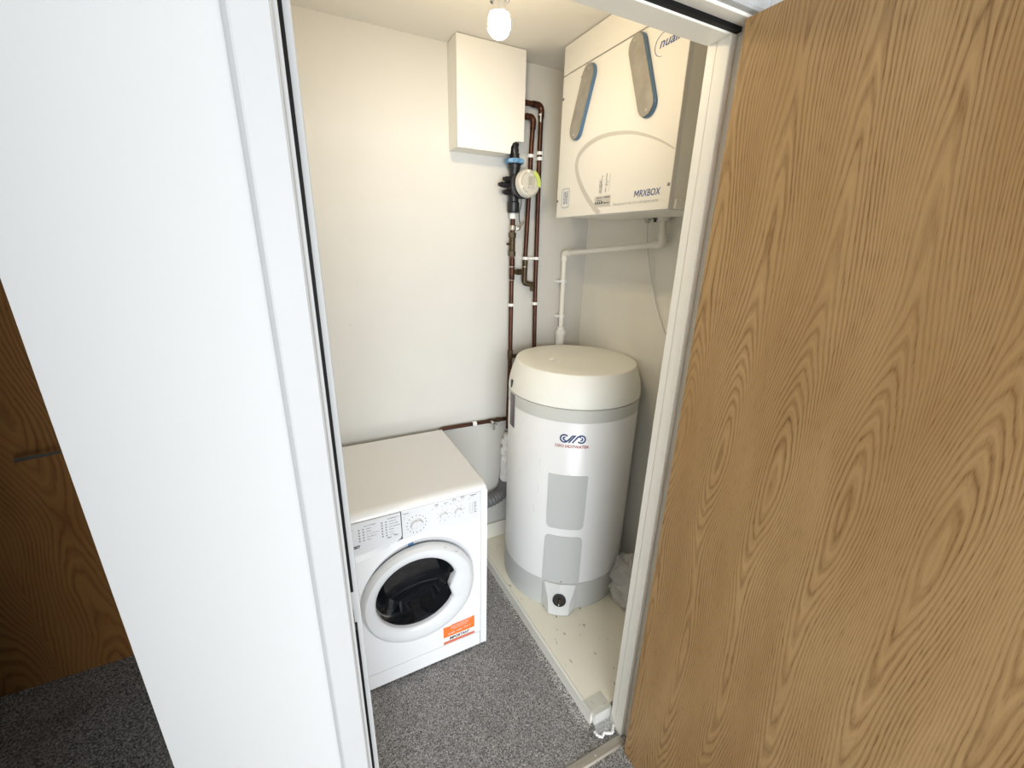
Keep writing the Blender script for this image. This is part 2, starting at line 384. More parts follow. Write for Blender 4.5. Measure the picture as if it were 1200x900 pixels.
# door lining with its stops, seal and keep
t1 = empty('trim_1', (0, YO, 0), 'white door lining of the cupboard doorway with black seal strip', 'door frame', kind='structure')
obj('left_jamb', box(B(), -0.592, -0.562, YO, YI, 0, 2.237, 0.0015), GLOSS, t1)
obj('right_jamb', box(B(), 0.324, 0.354, YO, YI, 0, 2.237, 0.0015), SATIN, t1)
obj('head_jamb', box(B(), -0.562, 0.324, YO, YI, 2.207, 2.237, 0.0015), SATIN, t1)
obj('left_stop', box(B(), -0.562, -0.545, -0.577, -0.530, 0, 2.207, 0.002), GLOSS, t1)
obj('right_stop', box(B(), 0.305, 0.324, -0.577, -0.542, 0, 2.207, 0.002), SATIN, t1)
obj('right_stop', box(B(), 0.307, 0.324, -0.5415, YI, 0, 2.207, 0.002), SATIN, t1)
obj('head_stop', box(B(), -0.545, 0.305, -0.577, YI, 2.1945, 2.207, 0.002), SATIN, t1)
obj('seal_strip', box(B(), -0.562, -0.5555, -0.5815, -0.577, 1.068, 2.207), BLACK, t1, label='black rubber seal strip')
obj('seal_strip', box(B(), -0.562, -0.5555, -0.5815, -0.577, 0.0, 0.982), BLACK, t1, label='black rubber seal strip')
obj('seal_strip', box(B(), -0.5555, 0.318, -0.590, -0.577, 2.1985, 2.207), BLACK, t1, label='black rubber seal strip')
obj('lock_keep', box(B(), -0.5635, -0.5600, -0.600, -0.579, 0.984, 1.022, 0.0008), KEEP, t1, label='dull metal lock keep')
t2 = empty('trim_2', (-0.6, YO-0.016, 0), 'white architrave around the cupboard doorway on the hall side', 'architrave', kind='structure')
def arch(pts):      # moulded section: thin outer edge, thick inner edge
    return pts
def arch_v(x_out, x_in):
    s = 1 if x_in > x_out else -1
    P = [(x_out, YO), (x_out, YO-0.006), (x_out+s*0.002, YO-0.009), (x_out+s*0.007, YO-0.0145), (x_out+s*0.010, YO-0.0155), (x_in-s*0.004, YO-0.016), (x_in-s*0.001, YO-0.013), (x_in, YO-0.008), (x_in, YO)]
    return prism(B(), P, 0.0, 2.290, planemap((0,0,0), (1,0,0), (0,1,0), (0,0,1)))
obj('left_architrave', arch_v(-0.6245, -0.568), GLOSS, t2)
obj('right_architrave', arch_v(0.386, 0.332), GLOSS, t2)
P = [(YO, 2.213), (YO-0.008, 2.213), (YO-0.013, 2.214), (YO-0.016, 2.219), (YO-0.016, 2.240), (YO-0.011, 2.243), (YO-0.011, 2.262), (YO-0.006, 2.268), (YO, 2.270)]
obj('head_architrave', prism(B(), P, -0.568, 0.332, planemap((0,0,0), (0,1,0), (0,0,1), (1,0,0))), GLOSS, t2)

# oak door standing open at a right angle
d1 = empty('door_1', (0.327, -0.626, 0.0), 'light oak veneered door standing open on the right', 'door', kind='structure')
obj('door_leaf', box(B(), 0.280, 0.324, -1.452, -0.626, 0.006, 2.2, 0.0012), OAK, d1)
for hz in (0.22, 1.08, 1.95):
    obj('hinge', tube(B(), [(0.3305, -0.6445, hz), (0.3305, -0.6445, hz+0.10)], 0.006, 12), STEEL, d1)
# far door with lever handle
d2 = empty('door_2', (-1.67, 0.61, 0.0), 'dark oak door with a slim lever handle at the far left', 'door', kind='structure')
obj('door_leaf', box(B(), -2.10, -1.24, 0.605, 0.645, 0.004, 2.045, 0.001), OAK2, d2)
lv = B(); lathe(lv, [(0.0, 0.0), (0.025, 0.0), (0.025, 0.006), (0.022, 0.008), (0.0, 0.008)], (-1.335, 0.605, 1.03), (0, -1, 0), 24)
obj('handle_rose', lv, STEEL, d2, True)
lv = tube(B(), fillet([(-1.335, 0.600, 1.03), (-1.335, 0.553, 1.03), (-1.40, 0.548, 1.028), (-1.525, 0.556, 1.017)], 0.015), 0.0045, 12)
for v in lv.verts:
    if v.co.x < -1.45: v.co.z = 1.017+(v.co.z-1.017)*(1+0.8*(-1.45-v.co.x)/0.075); v.co.y = 0.553+(v.co.y-0.553)*0.55
obj('handle_lever', lv, STEEL, d2, True, label='slim brushed steel lever')

st = empty('threshold_strip', (-0.12, -0.588, 0.0), 'dull metal carpet threshold strip across the doorway floor', 'threshold')
obj('strip', prism(B(), [(-0.606, 0.0), (-0.600, 0.005), (-0.590, 0.0075), (-0.582, 0.0075), (-0.573, 0.005), (-0.568, 0.0)], -0.561, 0.304, planemap((0,0,0), (0,1,0), (0,0,1), (1,0,0))), ALU, st)
for sx_ in (-0.42, -0.12, 0.18):
    obj('screw', lathe(B(), [(0.0055, 0.0), (0.0045, 0.0012), (0.0, 0.0016)], (sx_, -0.586, 0.0076), (0, 0, 1), 12), STEEL, st)

# ------------------------------------------------------------------ carpet pile (tufts too many to count)
def carpet_pile():
    rs = np.random.RandomState(3); V = []; F = []
    def ok(x, y):
        if -0.61 < x < 0.012 and y > 0.0: return False          # under the washing machine
        if x > 0.186+0.0 and y > -0.505: return False            # under the platform
        if y > -0.515: return -0.655 < x < 0.24
        if -0.612 < y < -0.562 and x > -0.562: return False      # threshold strip
        if y > -0.63 and (x < -0.545 or x > 0.30): return False
        if y < -0.62 and x > 0.272: return x > 0.33 and False
        return True
    step = 0.0040; i = 0
    for xx in np.arange(-0.62, 0.28, step):
        for yy in np.arange(-0.80, 0.60, step):
            if xx < -0.2 and yy < -0.7: continue
            if yy > 0.02 and xx < 0.0: continue
            x = xx+rs.uniform(-1, 1)*0.0014; y = yy+rs.uniform(-1, 1)*0.0014
            if not ok(x, y): continue
            h = rs.uniform(0.0022, 0.0048); r = rs.uniform(0.0017, 0.0027); a = rs.uniform(0, 6.28)
            dx, dy = rs.uniform(-1, 1, 2)*0.0016
            b = len(V)
            for k in range(3): V.append((x+r*math.cos(a+k*2.094), y+r*math.sin(a+k*2.094), -0.0005))
            V.append((x+dx, y+dy, h)); F += [(b, b+1, b+3), (b+1, b+2, b+3), (b+2, b, b+3)]
    me = bpy.data.meshes.new('carpet_pile'); me.from_pydata(V, [], F); me.update()
    me.materials.append(CARPET)
    o = bpy.data.objects.new('carpet_pile', me); col.objects.link(o)
    tag(o, 'grey flecked carpet tufts in front of the washing machine', 'carpet', kind='stuff')
carpet_pile()

# ------------------------------------------------------------------ washing machine (own coordinates: front right bottom corner at 0)
wm = empty('washing_machine', (0, 0, 0), 'white front-loading washer dryer with smoked round door in the cupboard corner', 'washing machine', rz=R(0.6))
W, H, D = 0.595, 0.85, 0.568
wp = planemap((0, 0, 0), (1, 0, 0), (0, 0, 1), (0, -1, 0))       # front plane: x, z, outwards
b = box(B(), -W, -W+0.006, 0.0, D, 0.012, 0.826); box(b, -0.006, 0, 0.0, D, 0.012, 0.826); box(b, -W, 0, D-0.006, D, 0.012, 0.826); box(b, -W, 0, 0.02, D, 0.012, 0.02)
obj('cabinet', b, ENAMEL, wm, local=True)
obj('front_edge', box(B(), -0.0285, 0.0, -0.0005, 0.02, 0.014, 0.8255, 0.0035, 3), ENAMEL, wm, local=True)
prof = [(D, 0.827), (D, 0.850), (0.040, 0.850), (0.026, 0.8485), (0.014, 0.8445), (0.006, 0.839), (0.001, 0.833), (0.0, 0.827)]
b = prism(B(), prof, -W, 0.0, planemap((0,0,0), (0,1,0), (0,0,1), (1,0,0)))
bmesh.ops.bevel(b, geom=[e for e in b.edges if abs(e.verts[0].co.x-e.verts[1].co.x) < 1e-6 and (e.verts[0].co.z+e.verts[1].co.z)/2 > 0.829], offset=0.010, segments=4, profile=0.5, affect='EDGES', clamp_overlap=True)
obj('top_cover', b, ENAMEL, wm, True, local=True)
# front panel with the round opening
hc, hr = (-0.285, 0.460), 0.222
b = B(); N = 96; x0, x1, z0, z1 = -0.593, -0.0305, 0.0912, 0.7035
inn, out = [], []
for k in range(N):
    a = 2*math.pi*k/N; ca, sa = math.cos(a), math.sin(a)
    inn.append(b.verts.new((hc[0]+hr*ca, 0.0, hc[1]+hr*sa)))
    tt = min([(x1-hc[0])/ca if ca > 1e-6 else 9, (x0-hc[0])/ca if ca < -1e-6 else 9, (z1-hc[1])/sa if sa > 1e-6 else 9, (z0-hc[1])/sa if sa < -1e-6 else 9])
    out.append(b.verts.new((hc[0]+tt*ca, 0.0, hc[1]+tt*sa)))
for k in range(N): b.faces.new((inn[k], inn[(k+1) % N], out[(k+1) % N], out[k]))
for cx, cz in ((x1, z1), (x0, z1), (x0, z0), (x1, z0)):          # fill the corners
    ds = sorted(out, key=lambda v: (v.co.x-cx)**2+(v.co.z-cz)**2)
    va = min((v for v in out if abs(v.co.x-cx) < 1e-5), key=lambda v: abs(v.co.z-cz)); vb = min((v for v in out if abs(v.co.z-cz) < 1e-5), key=lambda v: abs(v.co.x-cx))
    if va is not vb:
        vc = b.verts.new((cx, 0, cz)); b.faces.new((va, vb, vc))
ext = bmesh.ops.extrude_face_region(b, geom=b.faces[:]); bmesh.ops.translate(b, vec=(0, 0.012, 0), verts=[v for v in ext['geom'] if isinstance(v, bmesh.types.BMVert)])
obj('front_panel', b, ENAMEL, wm, local=True)
b = lathe(B(), [(0.2225, 0.0005), (0.218, -0.003), (0.205, -0.010), (0.19, -0.015), (0.168, -0.020)], (hc[0], 0, hc[1]), (0, -1, 0), 72, False, False)
obj('door_recess', b, RECESS, wm, True, local=True)
b = B(); prism(b, [(-0.327, 0.6715), (-0.307, 0.675), (-0.307, 0.662), (-0.327, 0.6585)], -0.0005, 0.0005, planemap((0, 0.0048, 0), (1,0,0), (0,0,1), (0,-1,0)))
obj('blue_label', b, EUBLUE, wm, local=True)
# kick plate
obj('kick_plate', box(B(), -0.593, -0.0305, 0.0, 0.015, 0.014, 0.0875, 0.002), ENAMEL, wm, local=True)
for fx, fy in ((-0.55, 0.05), (-0.045, 0.05), (-0.55, 0.52), (-0.045, 0.52)):
    obj('foot', lathe(B(), [(0.022, 0.0), (0.022, 0.008), (0.010, 0.010), (0.010, 0.02)], (fx, fy, 0), (0, 0, 1), 16), BLACKP, wm, local=True)
# control panel, drawer
b = box(B(), -0.3465, -0.0305, -0.004, 0.016, 0.7055, 0.8265, 0.002)
cpan = obj('control_panel', b, WPLAST, wm, local=True)
dp = [(-0.592, 0.8265), (-0.350, 0.8265), (-0.349, 0.726), (-0.3525, 0.716), (-0.366, 0.7055), (-0.400, 0.698), (-0.450, 0.686), (-0.500, 0.674), (-0.540, 0.668), (-0.592, 0.667)]
b = prism(B(), dp, -0.010, 0.0065, wp)
bmesh.ops.bevel(b, geom=[e for e in b.edges if abs(e.verts[0].co.y-e.verts[1].co.y) < 1e-6 and e.verts[0].co.y < 0], offset=0.002, segments=2, affect='EDGES', clamp_overlap=True)
drw = obj('detergent_drawer', b, WPLAST, wm, local=True)
b = B()                                                              # finger lip under the drawer: a curved scoop
P1 = [(-0.592, 0.690), (-0.540, 0.690), (-0.500, 0.692), (-0.450, 0.698), (-0.400, 0.704)]; P2 = [(-0.592, 0.668), (-0.540, 0.669), (-0.500, 0.675), (-0.450, 0.687), (-0.400, 0.699)]
ra = [b.verts.new(wp(x, z, 0.0066)) for x, z in P1]; rb = [b.verts.new(wp(x, z-0.003, 0.0145)) for x, z in P2]; rc = [b.verts.new(wp(x, z-0.006, 0.006)) for x, z in P2]
for p, q in ((ra, rb), (rb, rc)):
    for k in range(4): b.faces.new((p[k], p[k+1], q[k+1], q[k]))
obj('drawer_handle', b, WPLAST2, drw, True, local=True)
b = B(); ribbon(b, [(-0.590, 0.8268), (-0.3495, 0.8268)], 0.0016, wp, 0.0042); ribbon(b, [(-0.3478, 0.8265), (-0.3478, 0.727), (-0.351, 0.716), (-0.366, 0.7040)], 0.0022, wp, 0.0068)
obj('gap_line', b, PRINT, drw, local=True)
def fpl(n): return lambda x, z, k=0.0: wp(x, z, n+k)
b = B(); mpd = fpl(0.0066)
microtext(b, -0.478, 0.8060, 0.040, 0.0050, mpd); microtext(b, -0.396, 0.8115, 0.040, 0.0050, mpd); microtext(b, -0.545, 0.8010, 0.030, 0.0045, mpd)
for cx, n, zt, ws in ((-0.499, 5, 0.793, (0.016, 0.016, 0.044, 0.033, 0.015)), (-0.420, 6, 0.799, (0.026, 0.033, 0.042, 0.017, 0.013, 0.016))):
    for i in range(n):
        zz = zt-i*0.0115
        prism(b, rrect(cx, cx+0.0055, zz, zz+0.0060, 0.001, 2), 0.0, 0.0003, mpd); prism(b, rrect(cx+0.0145, cx+0.0195, zz, zz+0.0055, 0.001, 2), 0.0, 0.0003, mpd)
        microtext(b, cx+0.0275, zz+0.001, ws[i], 0.0036, mpd)
for i in range(3): microtext(b, -0.545, 0.782-i*0.016, 0.024, 0.0034, mpd)
obj('programme_print', b, PRINTL, drw, local=True)
b = B(); text_bm(b, 'INDESIT', 0.0150, mpd, -0.550, 0.7235, bold=0.0008, shear=0.15, width=0.054)
obj('lettering', b, PRINTD, drw, local=True)
for s_t, tx, tz in (('6kg', -0.402, 0.7300), ('5kg', -0.377, 0.7345)): obj('lettering', text_bm(B(), s_t, 0.0105, mpd, tx, tz, bold=0.0002), PRINT, drw, local=True)
mpc = fpl(0.0042)
def knob(name, x, z, r, h, parent):
    b = lathe(B(), [(r*1.12, 0.0), (r*1.1, 0.003), (r, 0.004), (r*0.97, h*0.8), (r*0.9, h), (0.0, h*1.02)], wp(x, z, 0.004), (0, -1, 0), 32, False)
    k = obj(name, b, WPLAST2, parent, True, local=True)
    g = box(B(), x-0.16*r, x+0.16*r, -0.004-h*1.16, -0.004-h*0.9, z-r*0.85, z+r*0.85, 0.001)
    obj('grip', g, WPLAST, k, local=True); return k
def button(x, z, r, par):
    return obj('button', lathe(B(), [(r, 0.0), (r, 0.0025), (r*0.85, 0.0036), (0, 0.004)], wp(x, z, 0.004), (0, -1, 0), 20, False), WPLAST2, par, True, local=True)
knob('programme_dial', -0.292, 0.757, 0.0235, 0.016, cpan); knob('knob', -0.187, 0.762, 0.0155, 0.012, cpan); knob('knob', -0.127, 0.764, 0.0155, 0.012, cpan)
for bx_, bz_ in ((-0.215, 0.803), (-0.178, 0.805), (-0.143, 0.807), (-0.109, 0.8085)): button(bx_, bz_, 0.0072, cpan)
button(-0.066, 0.8075, 0.0078, cpan); button(-0.329, 0.797, 0.0095, cpan)
b = B()
for k in range(16): prism(b, circle(-0.292+0.0365*math.cos(k*math.pi/8), 0.757+0.0365*math.sin(k*math.pi/8), 0.0023, 8), 0, 0.0003, mpc)
for kx, kz in ((-0.187, 0.762), (-0.127, 0.764)):
    for k in range(8): prism(b, circle(kx+0.0255*math.cos(k*math.pi/4+0.2), kz+0.0255*math.sin(k*math.pi/4+0.2), 0.0017, 6), 0, 0.0003, mpc)
for bx_, bz_ in ((-0.215, 0.803), (-0.178, 0.805), (-0.143, 0.807), (-0.109, 0.8085), (-0.066, 0.8075)):
    prism(b, circle(bx_-0.0145, bz_-0.001, 0.0018, 6), 0, 0.0003, mpc); microtext(b, bx_-0.008, bz_+0.0105, 0.018, 0.0032, mpc)
    if bx_ not in (-0.178, -0.066): microtext(b, bx_-0.006, bz_+0.0148, 0.014, 0.0028, mpc)
microtext(b, -0.080, 0.8185, 0.030, 0.0040, mpc); microtext(b, -0.341, 0.8120, 0.022, 0.0040, mpc)
for i in range(6):
    zz = 0.784-i*0.0088
    prism(b, circle(-0.077, zz, 0.0016, 6), 0, 0.0003, mpc); prism(b, circle(-0.067, zz, 0.0016, 6), 0, 0.0003, mpc); microtext(b, -0.060, zz-0.002, 0.010, 0.0045, mpc)
obj('panel_print', b, PRINT, cpan, local=True)
# round door: white ring widening into the handle, smoked glass bowl, gasket and drum behind
dc = Vector((-0.300, 0.450)); oc, orad = Vector((-0.2935, 0.4375)), 0.2265; ic, irad = Vector((-0.307, 0.454)), 0.160
def lim(z):
    if z >= 0.497 or z <= 0.318: return 9
    return -0.151-0.026*(0.497-z)/0.069 if z > 0.428 else -0.177+0.027*(0.428-z)/0.110
def r_in(a):
    r = 0.05
    while True:
        x, z = dc.x+r*math.cos(a), dc.y+r*math.sin(a)
        if (Vector((x, z))-ic).length > irad or x > lim(z): return r
        r += 0.0005
def r_out(a):
    d = Vector((math.cos(a), math.sin(a))); q = dc-oc; bq = q.dot(d); return -bq+math.sqrt(bq*bq-q.length_squared+orad*orad)
N = 144; st_ = [(0.0, -0.004), (0.0, 0.026), (0.04, 0.031), (0.16, 0.037), (0.5, 0.040), (0.76, 0.0385), (0.80, 0.036), (0.95, 0.026), (0.99, 0.019), (1.0, 0.011), (0.985, 0.003), (0.90, -0.001)]
b = B(); rings = []
for f, n in st_:
    ring = []
    for k in range(N):
        a = 2*math.pi*k/N; ri, ro = r_in(a), r_out(a); r = ri+(ro-ri)*f
        ring.append(b.verts.new(wp(dc.x+r*math.cos(a), dc.y+r*math.sin(a), n)))
    rings.append(ring)
for p, q in zip(rings, rings[1:]+rings[:1]):
    for k in range(N): b.faces.new((p[k], p[(k+1) % N], q[(k+1) % N], q[k]))
wdoor = obj('door', b, WPLAST, wm, True, local=True)
b = lathe(B(), [(0.166, 0.010), (0.161, 0.014), (0.150, 0.004), (0.135, -0.030), (0.115, -0.060), (0.07, -0.072), (0.0, -0.075)], (ic.x, 0, ic.y), (0, -1, 0), 64, False, False)
bmesh.ops.solidify(b, geom=b.faces[:], thickness=0.004)
obj('door_glass', b, GLASS, wdoor, True, local=True, label='smoked glass bowl')
b = lathe(B(), [(0.190, -0.020), (0.178, -0.014), (0.172, -0.018), (0.168, -0.045), (0.172, -0.075), (0.185, -0.080)], (ic.x, 0, ic.y), (0, -1, 0), 64, False, False)
obj('door_gasket', b, GASKET, wm, True, local=True)
b = lathe(B(), [(0.175, -0.082), (0.232, -0.090), (0.236, -0.10), (0.236, -0.40), (0.225, -0.41), (0.0, -0.41)], (ic.x, 0, ic.y), (0, -1, 0), 64, False, False)
drum = obj('drum', b, DRUM, wm, True, local=True)
for k in range(3):
    a = R(100+120*k); ux, uz = math.cos(a), math.sin(a)
    P = [(-0.035, 0.234), (-0.012, 0.185), (0.0, 0.178), (0.012, 0.185), (0.035, 0.234)]
    obj('lifter', prism(B(), P, 0.11, 0.39, planemap((ic.x, 0, ic.y), (-uz, 0, ux), (ux, 0, uz), (0, 1, 0))), GASKET, drum, local=True)
# orange sticker
mps = fpl(0.0)
b = prism(B(), [(-0.2055, 0.0925), (-0.0565, 0.0925), (-0.0565, 0.2000), (-0.205, 0.1955)], 0.0002, 0.0007, mps)
stk = obj('warning_sticker', b, PAPER, wm, local=True, label='orange and white warning sticker')
b = prism(B(), [(-0.203, 0.1340), (-0.059, 0.1335), (-0.059, 0.1980), (-0.163, 0.1950), (-0.172, 0.1905), (-0.203, 0.1925)], 0.0008, 0.0010, mps)
obj('orange_field', b, ORANGE, stk, local=True)
b = prism(B(), [(-0.203, 0.0945), (-0.059, 0.0945), (-0.059, 0.1085), (-0.203, 0.1105)], 0.0008, 0.0010, mps)
obj('lower_band', b, RUST, stk, local=True)
b = B(); mpt = fpl(0.0010)
for zz, xa, wd, hh in ((0.1915, -0.128, 0.056, 0.0038), (0.1835, -0.168, 0.082, 0.0055), (0.1755, -0.170, 0.080, 0.0055), (0.1675, -0.165, 0.070, 0.0050)):
    microtext(b, xa, zz, wd, hh, mpt)
microtext(b, -0.182, 0.1450, 0.030, 0.0110, mpt); microtext(b, -0.143, 0.1470, 0.024, 0.0115, mpt); microtext(b, -0.110, 0.1510, 0.030, 0.0095, mpt)
obj('sticker_print', b, PINKP, stk, local=True)
b = B(); text_bm(b, 'IMPORTANT', 0.020, mpt, -0.177, 0.1145, bold=0.0007, shear=0.12, width=0.094, n=0.0004)
obj('lettering', b, PRINTD, stk, local=True)
b = B()
ribbon(b, [(-0.196, 0.640), (-0.192, 0.633)], 0.0016, fpl(0.0335), 0.0); ribbon(b, [(-0.155, 0.604), (-0.142, 0.600)], 0.0014, fpl(0.0355), 0.0)
obj('door_mark', b, PRINT, wdoor, local=True)

# ------------------------------------------------------------------ painted platform
PZ = 0.06
pf = empty('platform', (0.52, 0.05, 0.0), 'low dirty cream painted timber platform under the hot water tank', 'platform')
pl = lambda y: 0.197+(0.43-y)*0.0304                                   # its open edge runs slightly askew
b = prism(B(), [(pl(-0.49)+0.012, -0.49), (XR, -0.49), (XR, YB-0.017), (pl(0.59)+0.012, YB-0.017)], 0.042, PZ, planemap((0,0,0), (1,0,0), (0,1,0), (0,0,1)))
bmesh.ops.bevel(b, geom=[e for e in b.edges if all(v.co.z > 0.05 for v in e.verts)], offset=0.0015, segments=2, affect='EDGES')
obj('board', b, PLINTH, pf)
b = prism(B(), [(pl(-0.492), -0.492), (pl(-0.492)+0.0115, -0.492), (pl(0.59)+0.0115, YB-0.017), (pl(0.59), YB-0.017)], 0.0, PZ-0.001, planemap((0,0,0), (1,0,0), (0,1,0), (0,0,1)))
bmesh.ops.bevel(b, geom=[e for e in b.edges if all(v.co.z > 0.05 for v in e.verts)], offset=0.003, segments=2, affect='EDGES')
obj('fascia', b, PLINTHF, pf)
obj('end_piece', box(B(), pl(-0.49)+0.0125, 0.319, -0.505, -0.4905, 0.0, PZ-0.002, 0.002), PLINTHF, pf)
obj('bearer', box(B(), 0.28, 0.80, -0.44, -0.39, 0.0, 0.0415), PLINTHF, pf); obj('bearer', box(B(), 0.28, 0.80, 0.38, 0.43, 0.0, 0.0415), PLINTHF, pf)

# ------------------------------------------------------------------ hot water tank
TC = Vector((0.553, 0.235)); TR = 0.313; A0 = R(-124.3)
hw = empty('hot_water_tank', (TC.x, TC.y, PZ), 'tall white round hot water tank with beige lid on the platform', 'water heater')
def mpc_(t, z, n=0.0):
    a = A0+t/TR; return Vector((TC.x+(TR+n)*math.cos(a), TC.y+(TR+n)*math.sin(a), z))
O = (TC.x, TC.y, 0)
obj('tank_base', lathe(B(), [(TR-0.004, PZ), (TR-0.001, PZ+0.004), (TR, PZ+0.01), (TR, 0.215), (TR-0.002, 0.2165)], O, seg=96), TANKG2, hw, True)
obj('tank_body', lathe(B(), [(TR-0.002, 0.2175), (TR-0.0005, 0.2185), (TR-0.0005, 1.056), (TR-0.002, 1.058)], O, seg=96), TANK, hw, True)
obj('upper_band', lathe(B(), [(TR-0.002, 1.0582), (TR+0.0005, 1.060), (TR+0.0005, 1.115), (TR-0.003, 1.117)], O, seg=96), TANKG, hw, True)
lidm = obj('tank_lid', lathe(B(), [(TR-0.003, 1.1195), (TR+0.001, 1.121), (TR+0.001, 1.126), (TR-0.002, 1.155), (TR-0.009, 1.190), (0.294, 1.222), (0.2835, 1.249), (0.2822, 1.2545), (0.2795, 1.2578), (0.2755, 1.2590), (0.20, 1.2625), (0.10, 1.2645), (0.0, 1.265)], O, seg=96), LID, hw, True)
def patch(rows, n0, nt=12):
    """curved plate on the tank: rows of (z, half width)"""
    b = B(); fr, bk = [], []
    for z, hw_ in rows:
        fr.append([b.verts.new(mpc_(-hw_+2*hw_*k/nt, z, n0)) for k in range(nt+1)]); bk.append([b.verts.new(mpc_(-hw_+2*hw_*k/nt, z, -0.002)) for k in range(nt+1)])
    for i in range(len(rows)-1):
        for k in range(nt): b.faces.new((fr[i][k], fr[i][k+1], fr[i+1][k+1], fr[i+1][k]))
        for s in (0, nt): b.faces.new((fr[i][s], fr[i+1][s], bk[i+1][s], bk[i][s]))
    for i in (0, len(rows)-1):
        for k in range(nt): b.faces.new((fr[i][k], fr[i][k+1], bk[i][k+1], bk[i][k]))
    return b
HWp = 0.086
rows = []
for k in range(9):                                       # rounded, slightly dished lower edge of the upper panel
    a = R(90*k/8); rows.append((0.552-0.024*math.cos(a), HWp-0.022+0.020*math.sin(a)))
rows += [(0.60, HWp), (0.70, HWp), (0.806, HWp+0.001), (0.8075, HWp)]
obj('upper_access_panel', patch(rows, 0.003), TANKG2, hw, True)
rows = [(0.2195, HWp+0.002), (0.30, HWp+0.002), (0.40, HWp+0.001)]+[(0.462+0.024*math.sin(R(90*k/8)), HWp-0.022+0.022*math.cos(R(90*k/8))) for k in range(9)]
lap = obj('lower_access_panel', patch(rows, 0.0035), TANKG2, hw, True)
b = lathe(B(), [(0.0035, 0.0), (0.003, 0.0012), (0.0, 0.0015)], mpc_(0.003, 0.229, 0.0035), mpc_(0, 0, 1)-mpc_(0, 0, 0), 10); obj('screw', b, PRINT, lap)
# faceted thermostat cover with its dark dial
b = B()
def tq(t, z, n): return mpc_(t, z, n)
top = [(-0.084, 0.2150, 0.002), (-0.076, 0.2125, 0.005), (0.0, 0.2125, 0.008), (0.076, 0.2125, 0.005), (0.084, 0.2150, 0.002)]
V = {k: b.verts.new(tq(*p)) for k, p in dict(tl0=(-0.086, 0.216, -0.002), tr0=(0.086, 0.216, -0.002), tl=(-0.074, 0.2135, 0.006), tm=(0, 0.2135, 0.008), tr=(0.074, 0.2135, 0.006),
     ll=(-0.084, 0.066, -0.002), lr=(0.084, 0.066, -0.002), bl=(-0.041, 0.0645, 0.045), br=(0.041, 0.0645, 0.045), bm=(0, 0.0640, 0.048), ml=(-0.050, 0.140, 0.030), mr=(0.050, 0.140, 0.030), el=(-0.0835, 0.075, 0.004), er=(0.0835, 0.075, 0.004), ul=(-0.0855, 0.200, 0.003), ur=(0.0855, 0.200, 0.003), mm=(0, 0.140, 0.033)).items()}
for f in (('tl0','ul','tl'), ('tr0','tr','ur'), ('tl0','tl','tm','tr','tr0'), ('tl','ml','mm','tm'), ('tm','mm','mr','tr'), ('ml','bl','bm','mm'), ('mm','bm','br','mr'), ('ul','el','ml','tl'), ('el','bl','ml'), ('ur','tr','mr','er'), ('er','mr','br'), ('el','ll','bl'), ('er','br','lr'), ('ll','lr','br','bm','bl'), ('tl0','ll','el','ul'), ('tr0','ur','er','lr')):
    b.faces.new([V[k] for k in f])
ths = obj('thermostat_cover', b, TANKC, hw)
for e in []: pass
cN = (tq(0, 0.135, 1)-tq(0, 0.135, 0)).normalized(); dn = (cN*0.98+Vector((0, 0, 0.19))).normalized()
dO = tq(0.001, 0.142, 0.0335)
obj('dial_window', lathe(B(), [(0.0320, -0.006), (0.0320, 0.0008), (0.0290, 0.0012), (0.0285, -0.001), (0.0, -0.001)], dO, dn, 32), BLACKP, ths, True)
obj('dial_pointer', box(B(), dO.x-0.006, dO.x+0.008, dO.y-0.006, dO.y+0.003, dO.z-0.016, dO.z+0.010, 0.003), BRASS, ths)
# slot and metal data plate on the side
b = B(); az0 = (R(172.5)-A0)*TR
def strip(b, t0, t1, z0, z1, n0, n1, nz=4):
    g = [[b.verts.new(mpc_(t0+(t1-t0)*i/4, z0+(z1-z0)*j/nz, n0+(n1-n0)*j/nz)) for j in range(nz+1)] for i in range(5)]
    for i in range(4):
        for j in range(nz): b.faces.new((g[i][j], g[i+1][j], g[i+1][j+1], g[i][j+1]))
    return b
strip(b, az0-0.022, az0+0.034, 0.950, 1.112, 0.0016, 0.0016)
ext = bmesh.ops.extrude_face_region(b, geom=b.faces[:]); bmesh.ops.translate(b, vec=(0.0006, 0, 0), verts=[v for v in ext['geom'] if isinstance(v, bmesh.types.BMVert)])
obj('data_plate', b, TAGM, hw, label='dark purple-grey data plate')
b = B(); azs = (R(170)-A0)*TR
prism(b, rrect(-0.010, 0.010, -0.022, 0.022, 0.0095), -0.002, 0.0015, planemap(mpc_(azs, 1.152, -0.0015), (mpc_(azs+0.1, 1, 0)-mpc_(azs, 1, 0)).normalized(), (0, 0, 1), (mpc_(azs, 1, 1)-mpc_(azs, 1, 0))))
obj('cable_slot', b, BLACKP, lidm)
# logo and lettering printed round the body
def mpl(x, y, n=0.0): return mpc_(x, y, n+0.0004)
lu = 0.000211
def lg(a, c): return (0.0065+a*lu, 0.9855+c*lu)
b = B()
def larc(cx, cz, r, a0, a1, n=40): return [lg(cx+r*math.cos(R(a0+(a1-a0)*k/n)), cz+r*math.sin(R(a0+(a1-a0)*k/n))) for k in range(n+1)]
sw = 30*lu
ribbon(b, larc(-170, 0, 80, 42, 322)+[lg(-75, -18), lg(-15, 62), lg(12, 78)], sw, mpl)
ribbon(b, larc(-165, -2, 28, 60, 250)+[lg(-160, -38), lg(-128, -62)], sw*0.95, mpl)
ribbon(b, larc(170, 0, 80, -138, 142), sw, mpl); ribbon(b, [lg(108, -50), lg(118, -62)], sw, mpl)
ribbon(b, larc(165, 2, 28, 240, 70-360+0, 24)[::-1] if False else larc(165, 2, 28, -120, 70), sw*0.95, mpl)
